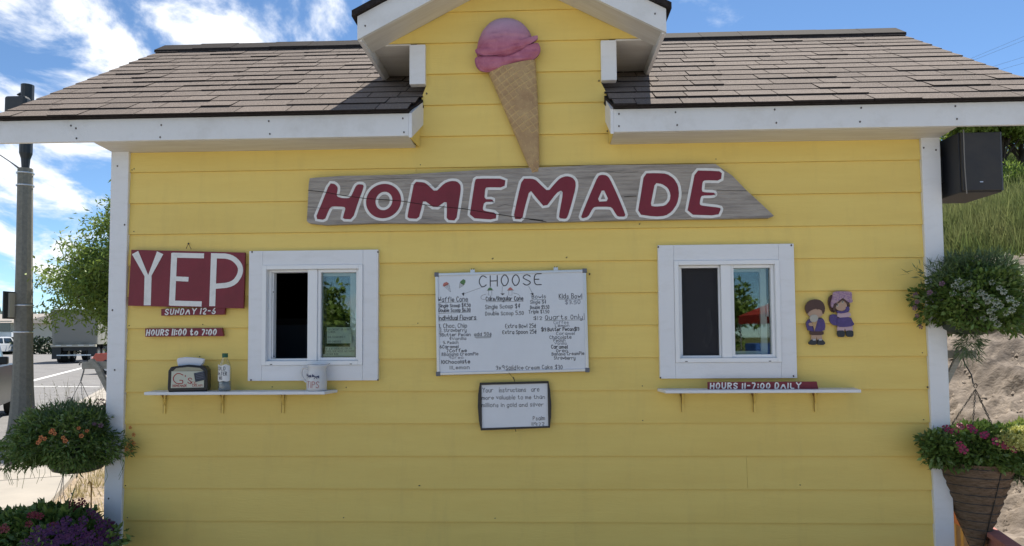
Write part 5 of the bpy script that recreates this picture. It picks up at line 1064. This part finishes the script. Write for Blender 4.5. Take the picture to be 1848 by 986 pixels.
# pine high on the right
b = onhill(1848 + 60, 24); pn = thing('pine_tree', b, 'dark pine tree top at the far right above the roof edge', 'tree')
ph = at(1860, 92, 24).z - b[2]; MB().tube([(b[0], 24, b[2] - .2), (b[0] + .1, 24, b[2] + ph)], [.2, .03], 8).build('trunk', m_bark, pn); P = []; D = []
for k in range(60):
    z = b[2] + ph * (.25 + .75 * k / 60); r = .25 + 1.9 * (1 - k / 60); 
    for q in range(8): a = random.uniform(0, 6.28); tt = rng.uniform(.1, 1, 40); P.append(np.stack([b[0] + r * math.cos(a) * tt, 24 + r * math.sin(a) * tt, z + .25 * tt * r * .3 + rng.normal(size=40) * .05], 1) + rng.normal(size=(40, 3)) * .05)
P = np.concatenate(P); npmesh('crown', *leaves(P, .16, .03, -.3), m_pine, pn, kind='stuff')

# ================================================================== STREET
pole = thing('concrete_pole', (-4.86, 6.1, 0), 'grey tapering concrete street pole with flared foot by the kerb', 'pole')
pp = at(34, 700, 6.1).x; mb = MB(); 
def octl(c, prof, n=8, m=0): return MB().lathe(c, prof, n)
yp_ = 6.1; pw_ = lambda z: (at(44.5, 600, yp_).x)
prof = [(.235, 0), (.215, .10), (.175, .30), (.150, .55), (.132, .85), (.124, 1.2), (.118, 1.6), (.104, 2.6), (.096, 3.98), (.0, 3.99)]
xb, xt = at(40, 800, yp_).x, at(46, 300, yp_).x
mb = octl((0, 0, 0), prof, 10); mb.v = [(xb + (xt - xb) * v[2] / 3.98 + v[0], yp_ + v[1], v[2]) for v in mb.v]; mb.build('shaft', m_concd, pole)
MB().tube([(xt, yp_, 3.99), (xt, yp_, 4.12), (xt, yp_, 4.2), (xt, yp_, 5.2)], [.05, .06, .085, .085], 12).build('neck', mat('pole_metal', (.03, .035, .04), .5), pole)
for z in (3.72, 3.9, 2.0, 1.62): r = .11 + (3.98 - z) * .006; x_0 = xb + (xt - xb) * z / 3.98; MB().lathe((x_0, yp_, z), [(r + .004, 0), (r + .006, .01), (r + .004, .02)], 16).build('strap', m_alum, pole)
bx = at(38, 190, yp_); MB().box(bx.x - .15, bx.x + .17, yp_ - .15, yp_ + .15, at(0, 230, yp_).z, at(38, 178, yp_).z).build('lamp_housing', MATS['pole_metal'], pole, bevel=.04)
cz = at(38, 178, yp_).z; MB().lathe((bx.x + .02, yp_, cz), [(.05, 0), (.05, .04), (.075, .045), (.03, .085), (.0, .095)], 12).build('lamp_cap', MATS['pole_metal'], pole)
ps = thing('sign_plate', (-4.9, 6.0, 1.6), 'narrow metal sign seen edge-on, strapped to the concrete pole', 'sign')
a = at(22, 527, 6.0); b = at(26, 576, 6.0); MB().box(a.x - .0, a.x + .02, 5.82, 6.12, b.z, a.z).build('plate', MATS['pole_metal'], ps); MB().box(a.x + .021, a.x + .05, 5.9, 6.08, b.z + .02, a.z - .02).build('backing', m_cream, ps)
wi = thing('guy_wire', (-6, 7, 3.6), 'black cable running up and left from the pole top', 'cable'); MB().tube([at(33, 303, 6.1), at(18, 292, 6.2), at(-60, 240, 6.6)], [.014, .008, .008], 6).build('cable', m_wire, wi)
for k, (y0, y1) in enumerate(((588, 590), (597, 598))): w = thing('power_line', at(0, y0, 90), 'upper thin power line crossing the left sky behind the pole' if k == 0 else 'lower thin power line crossing the left sky behind the pole', 'power line'); MB().tube([at(-300, y0 - 6, 90), at(60, y0 + 1, 90), at(500, y1 - 3, 90)], .03, 4).build('cable', m_wire, w)
for k, L_ in enumerate(([(1752, 106), (1848, 66), (1900, 45)], [(1762, 107), (1848, 73), (1900, 53)], [(1790, 121), (1848, 103), (1900, 88)], [(1806, 126), (1848, 114), (1900, 99)])):
    w = thing('power_line', at(*L_[1], 60), ('topmost', 'second', 'third', 'lowest')[k] + ' of the four faint power lines in the right sky', 'power line'); MB().tube([at(L_[0][0] - 40, L_[0][1] + 17, 60)] + [at(a, b, 60) for a, b in L_], .012, 4).build('cable', m_greywire, w)

def car(name, label, cat, loc, ang, col, kind='suv', L_=4.4, W_=1.75, H_=1.7, rough=.25):
    t = thing(name, (*loc, 0), label, cat); o = Vector((*loc, 0)); Rm = Matrix.Translation(o) @ Matrix.Rotation(ang, 4, 'Z'); mp_ = mat('car_' + name + '_' + kind, col, rough, .25 if max(col) < .1 else .6)
    h = H_; P = {'suv': [(0, .35), (0, .62), (.02, .9), (.22, .95), (.26, 1), (.98, 1)], }
    body = [(0, .30), (.01 * L_, .55), (.05 * L_, .56 * h), (.27 * L_, .60 * h), (.72 * L_ if kind != 'suv' else .99 * L_, .60 * h), (.98 * L_, .57 * h), (L_, .50), (.99 * L_, .30)]
    def pr(P_, w0, w1, nm, m, bev=.03):
        z0, z1 = min(p[1] for p in P_), max(p[1] for p in P_); n = len(P_); w = lambda z: w0 + (w1 - w0) * (z - z0) / (z1 - z0 + 1e-6)
        mb = MB(); mb.add([(p[0] - L_ / 2, -w(p[1]) / 2, p[1]) for p in P_] + [(p[0] - L_ / 2, w(p[1]) / 2, p[1]) for p in P_], [tuple(range(n)), tuple(range(2 * n - 1, n - 1, -1))] + [(i, i + n, (i + 1) % n + n, (i + 1) % n) for i in range(n)]); return mb.build(nm, m, t, bevel=bev, xf=Rm)
    pr(body, W_, W_ * .96, 'body', mp_)
    cab = {'suv': [(.28, .60), (.40, .97), (.44, 1), (.94, 1), (.99, .60)], 'sedan': [(.26, .60), (.40, .97), (.46, 1), (.70, 1), (.76, .97), (.90, .60)], 'pickup': [(.28, .60), (.38, .97), (.42, 1), (.58, 1), (.62, .60)]}[kind]
    pr([(a * L_, b * h - .003) for a, b in cab], W_ * .93, W_ * .76, 'cabin', mp_)
    c0, c1 = cab[0][0], cab[-1][0]
    for s in (-1, 1):
        q = [(c0 + .07, .63), (c0 + .15, .93), ((c0 + c1) / 2 - .01, .93), ((c0 + c1) / 2 - .01, .63)]; q2 = [((c0 + c1) / 2 + .02, .63), ((c0 + c1) / 2 + .02, .93), (c1 - .09, .93), (c1 - .05, .63)]
        for Q in (q, q2):
            w = lambda b: (W_ * .93 + (W_ * .76 - W_ * .93) * (b - .6) / .4) / 2; mb = MB(); v = [(a * L_ - L_ / 2, s * (w(b) + .006), b * h) for a, b in Q] + [(a * L_ - L_ / 2, s * (w(b) - .01), b * h) for a, b in Q]; mb.add(v, [(0, 1, 2, 3), (7, 6, 5, 4), (0, 4, 5, 1), (1, 5, 6, 2), (2, 6, 7, 3), (3, 7, 4, 0)]); mb.build('side_window', m_carglass, t, xf=Rm)
    for nm, (a, b), (a2, b2), sg in (('windscreen', cab[0], cab[1], -1), ('rear_window', cab[-1], cab[-2], 1)):
        if kind == 'suv' and sg > 0: a2, b2 = .94, 1
        w1, w2 = W_ * .40, W_ * .35; e = .012 * sg; f0, f1 = .12, .88
        pa = lambda f_: ((a + (a2 - a) * f_) * L_ - L_ / 2 + e * 1.5, (b + (b2 - b) * f_) * h + .008); (x0_, z0_), (x1_, z1_) = pa(f0), pa(f1)
        MB().add([(x0_, -w1, z0_), (x0_, w1, z0_), (x1_, w2, z1_), (x1_, -w2, z1_)], [(0, 1, 2, 3)]).build(nm, m_carglass, t, xf=Rm)
    for fx in (.19, .80):
        for s in (-1, 1):
            r = .34 if kind != 'sedan' else .31; wc = Vector((fx * L_ - L_ / 2, s * (W_ / 2 - .09), r)); w = MB(); w.tube([wc + Vector((0, -.11, 0)), wc + Vector((0, -.09, 0)), wc + Vector((0, .09, 0)), wc + Vector((0, .11, 0))], [r * .9, r, r, r * .9], 22); wh = w.build('wheel', m_tyre, t, xf=Rm)
            MB().tube([wc + Vector((0, s * .08, 0)), wc + Vector((0, s * .118, 0))], [r * .62, r * .55], 16).build('rim', m_rim, wh, xf=Rm)
    for s in (-1, 1):
        MB().box(-L_ / 2 - .012, -L_ / 2 + .05, *sorted((s * W_ * .30, s * W_ * .46)), .60, .74).build('headlight', mat('lamp_clear' + str(len(MATS)), (.7, .7, .7), .1), t, bevel=.01, xf=Rm)
        MB().box(L_ / 2 - .06, L_ / 2 + .012, *sorted((s * W_ * .36, s * W_ * .47)), .62, .86).build('tail_light', m_taill, t, bevel=.01, xf=Rm)
        MB().box(c0 * L_ + .22 - L_ / 2, c0 * L_ + .34 - L_ / 2, *sorted((s * (W_ / 2 + .20), s * (W_ / 2 - .02))), .62 * h, .62 * h + .14).build('door_mirror', m_black, t, bevel=.02, xf=Rm)
    MB().box(-L_ / 2 - .05, -L_ / 2 + .08, -W_ * .47, W_ * .47, .34, .50).build('bumper', m_black if kind != 'suv' else m_rim, t, bevel=.02, xf=Rm); MB().box(L_ / 2 - .08, L_ / 2 + .05, -W_ * .47, W_ * .47, .34, .52).build('bumper', m_black, t, bevel=.02, xf=Rm)
    return t
m_taill = mat('tail_lamp', (.30, .01, .01), .2)
ua = math.atan2(U.y, U.x)
car('white_suv', 'white SUV far down the street at the left edge', 'car', gr(2, 640).xy, ua + R(150), (.72, .74, .75), 'suv', 4.3, 1.75, 1.72)
car('black_pickup', 'black pickup parked at the kerb behind the concrete pole', 'pickup truck', (-8.48, 8.9), ua + R(150) if 0 else R(180 - 62 + 0) , (.012, .014, .018), 'pickup', 5.2, 1.9, 1.75, .28)
car('red_car', 'orange-red car on the street just left of the corner trim', 'car', (-14.75, 27.5), ua + R(180) + R(60), (.48, .06, .02), 'sedan', 4.4, 1.75, 1.55)

# dump truck seen from behind
tk = thing('dump_truck', (-26.8, 41, 0), 'grey dump truck with trailer seen from behind beyond the tree', 'truck'); TA = math.atan2(-.545, .84) ; o = Vector((-26.9, 41.0, 0)); fwd = (o - Vector((CAM.x, CAM.y, 0))).normalized(); rt = Vector((fwd.y, -fwd.x, 0)); Rt = Matrix(((rt.x, fwd.x, 0, o.x), (rt.y, fwd.y, 0, o.y), (0, 0, 1, 0), (0, 0, 0, 1))) @ Matrix.Rotation(R(-14), 4, 'Z')
w0, w1 = 1.25, 1.32
MB().add([(-w0, 0, 1.15), (w0, 0, 1.15), (w0, 5.5, 1.15), (-w0, 5.5, 1.15), (-w1, -.25, 3.35), (w1, -.25, 3.35), (w1, 5.5, 3.2), (-w1, 5.5, 3.2)], [(0, 1, 2, 3), (4, 7, 6, 5), (0, 4, 5, 1), (1, 5, 6, 2), (2, 6, 7, 3), (3, 7, 4, 0)]).build('dump_body', m_sheet, tk, xf=Rt)
MB().add([(-w0 * .9, -.03, 1.3), (w0 * .9, -.03, 1.3), (w1 * .9, -.28, 3.2), (-w1 * .9, -.28, 3.2)], [(0, 1, 2, 3)]).build('tailgate', mat('tailgate_grey', (.25, .245, .22), .6), tk, xf=Rt)
MB().box(-1.28, 1.22, -.32, -.05, 1.0, 1.14).build('tail_bar', m_cream, tk, xf=Rt)
for x in (-1.0, -.4, .25, .85): MB().box(x, x + .3, -.335, -.321, 1.07, 1.12).build('reflector', m_lwhite, tk, xf=Rt)
MB().box(-.9, .9, .1, 6, .75, .99).build('chassis', m_black, tk, xf=Rt); MB().box(-.95, .95, -.25, -.15, .45, .52).build('underrun_bar', m_alum, tk, xf=Rt)
for x in (-1.25, .75): MB().box(x, x + .5, -.12, -.1, .25, 1.0).build('mudflap', m_black, tk, xf=Rt)
for x in (-1.0, .82):
    for y in (.9, 2.2, 6.6):
        for d in ((0, .3) if y < 5 else (0,)): c = Vector((x + (d if x < 0 else -d + .18), y, .5)); wl = MB().tube([c + Vector((-.13, 0, 0)), c + Vector((.13, 0, 0))], .5, 20).build('wheel', m_tyre, tk, xf=Rt); MB().tube([c + Vector((-.135, 0, 0)), c + Vector((.135, 0, 0))], .27, 14).build('rim', m_rim, wl, xf=Rt)
MB().box(-1.15, 1.15, 6.0, 7.8, 1.0, 2.8).build('cab', m_sheet, tk, bevel=.1, xf=Rt)
t2 = thing('box_truck', (-22, 43, 0), 'pale box truck partly hidden behind the dump truck, near corner trim', 'truck'); o2 = Vector((at(183, 600, 47).x, 47, 0)); R2 = Matrix(((rt.x, fwd.x, 0, o2.x), (rt.y, fwd.y, 0, o2.y), (0, 0, 1, 0), (0, 0, 0, 1))) @ Matrix.Rotation(R(-35), 4, 'Z')
MB().box(-1.2, 1.2, 0, 6, 1.0, 3.0).build('cargo_box', m_vinyl, t2, bevel=.03, xf=R2); MB().box(-1.1, 1.1, 6.1, 7.9, .7, 2.3).build('cab', m_vinyl, t2, bevel=.1, xf=R2); MB().box(-.9, .9, 0, 7.5, .6, .98).build('chassis', m_black, t2, xf=R2)
for x in (-1.05, 1.05):
    for y in (1.2, 2.3, 6.9): wl = MB().tube([(x - .13, y, .48), (x + .13, y, .48)], .48, 18).build('wheel', m_tyre, t2, xf=R2); MB().tube([(x - .135, y, .48), (x + .135, y, .48)], .28, 12).build('rim', m_rim, wl, xf=R2)
# far building
fb = thing('far_building', (-50, 68, 0), 'pale low building with grey roof across the street at the left edge', 'building'); a = at(-60, 600, 70); b = at(30, 600, 70); zt = at(30, 583, 70).z
MB().box(a.x, b.x, 70, 80, 0, zt).build('wall', m_cream, fb); MB().prism([(69.3, zt + .003), (75, zt + 1.1), (80.7, zt + .003)], a.x - .5, b.x + .5, axis='x').build('roof', m_roofgrey, fb)
c = at(9, 587, 69.9); wnd = MB().box(c.x - .7, c.x + .7, 69.93, 70.05, c.z - .7, c.z + .45).build('window', m_cream, fb); MB().box(c.x - .55, c.x + .55, 69.9, 69.92, c.z - .6, c.z + .35).build('pane', m_carglass, wnd)
c = at(10, 600, 69.9); MB().box(c.x - 2.2, c.x + 1.6, 68.6, 69.89, c.z - .5, c.z).build('balcony', m_vinyl, fb); MB().box(a.x, b.x, 69.88, 69.99, 0, at(30, 607, 70).z).build('lower_wall', mat('dull_green_wall', (.10, .12, .09), .8), fb)
hg = thing('roadside_hedge', (-36, 67, 0), 'dark hedge line along the far side of the street', 'hedge'); P = np.stack([rng.uniform(-56, -12, 9000), rng.uniform(66, 68, 9000), rng.uniform(0, 1.6, 9000)], 1); npmesh('foliage', *leaves(P, .35, .2, 0), m_pine, hg, kind='stuff')

# ================================================================== BEHIND THE CAMERA (mirrored in the panes)
ten = thing('red_canopy_tent', (10.4, -18, 0), 'red canopy tent standing behind the viewer, mirrored in the right window', 'canopy tent')
cx_, cy_ = 10.4, -18.0
MB().add([(cx_ - 1.7, cy_ - 1.7, 2.1), (cx_ + 1.7, cy_ - 1.7, 2.1), (cx_ + 1.7, cy_ + 1.7, 2.1), (cx_ - 1.7, cy_ + 1.7, 2.1), (cx_, cy_, 2.95), (cx_ - 1.7, cy_ - 1.7, 1.85), (cx_ + 1.7, cy_ - 1.7, 1.85), (cx_ + 1.7, cy_ + 1.7, 1.85), (cx_ - 1.7, cy_ + 1.7, 1.85)], [(0, 1, 4), (1, 2, 4), (2, 3, 4), (3, 0, 4), (0, 5, 6, 1), (1, 6, 7, 2), (2, 7, 8, 3), (3, 8, 5, 0)]).build('canopy', mat('red_fabric', (.55, .05, .03), .8, trans=.3), ten)
for sx in (-1, 1):
    for sy in (-1, 1): MB().tube([(cx_ + sx * 1.65, cy_ + sy * 1.65, 0), (cx_ + sx * 1.65, cy_ + sy * 1.65, 2.09)], .02, 8).build('leg', m_alum, ten)
tb = thing('picnic_table', (9.2, -15.9, 0), 'table draped in blue cloth before the red canopy behind the viewer', 'table'); MB().box(8.0, 10.4, -16.4, -15.4, .15, 1.28).build('blue_drape', mat('blue_cloth', (.04, .12, .40), .8), tb)
for sx in (8.1, 10.3):
    for sy in (-16.3, -15.5): MB().box(sx - .03, sx + .03, sy - .03, sy + .03, 0, .149).build('leg', m_newwood, tb)
for k, (x, y, h) in enumerate(((-6, -22, 3.4), (-1, -20, 2.8), (1.8, -24, 3.6), (5.2, -20, 4.6), (9, -26, 4.2), (13, -21, 3.6))):
    tree('shade_tree', ('broad', 'low round', 'bushy', 'tall rounded', 'wide', 'small')[k] + ' green tree behind the viewer, ' + ('leftmost of the row', 'second of the row', 'third of the row', 'fourth of the row', 'fifth of the row', 'rightmost of the row')[k], (x, y, 0), h, ((x, y, h * .62), h * .55, h * .5, h * .42), .12, 22, 5000, m_leaf, .28, .16, .1, group='trees behind the viewer', seed=40 + k)
print('shingles', cnt, 'objects', len(bpy.data.objects))
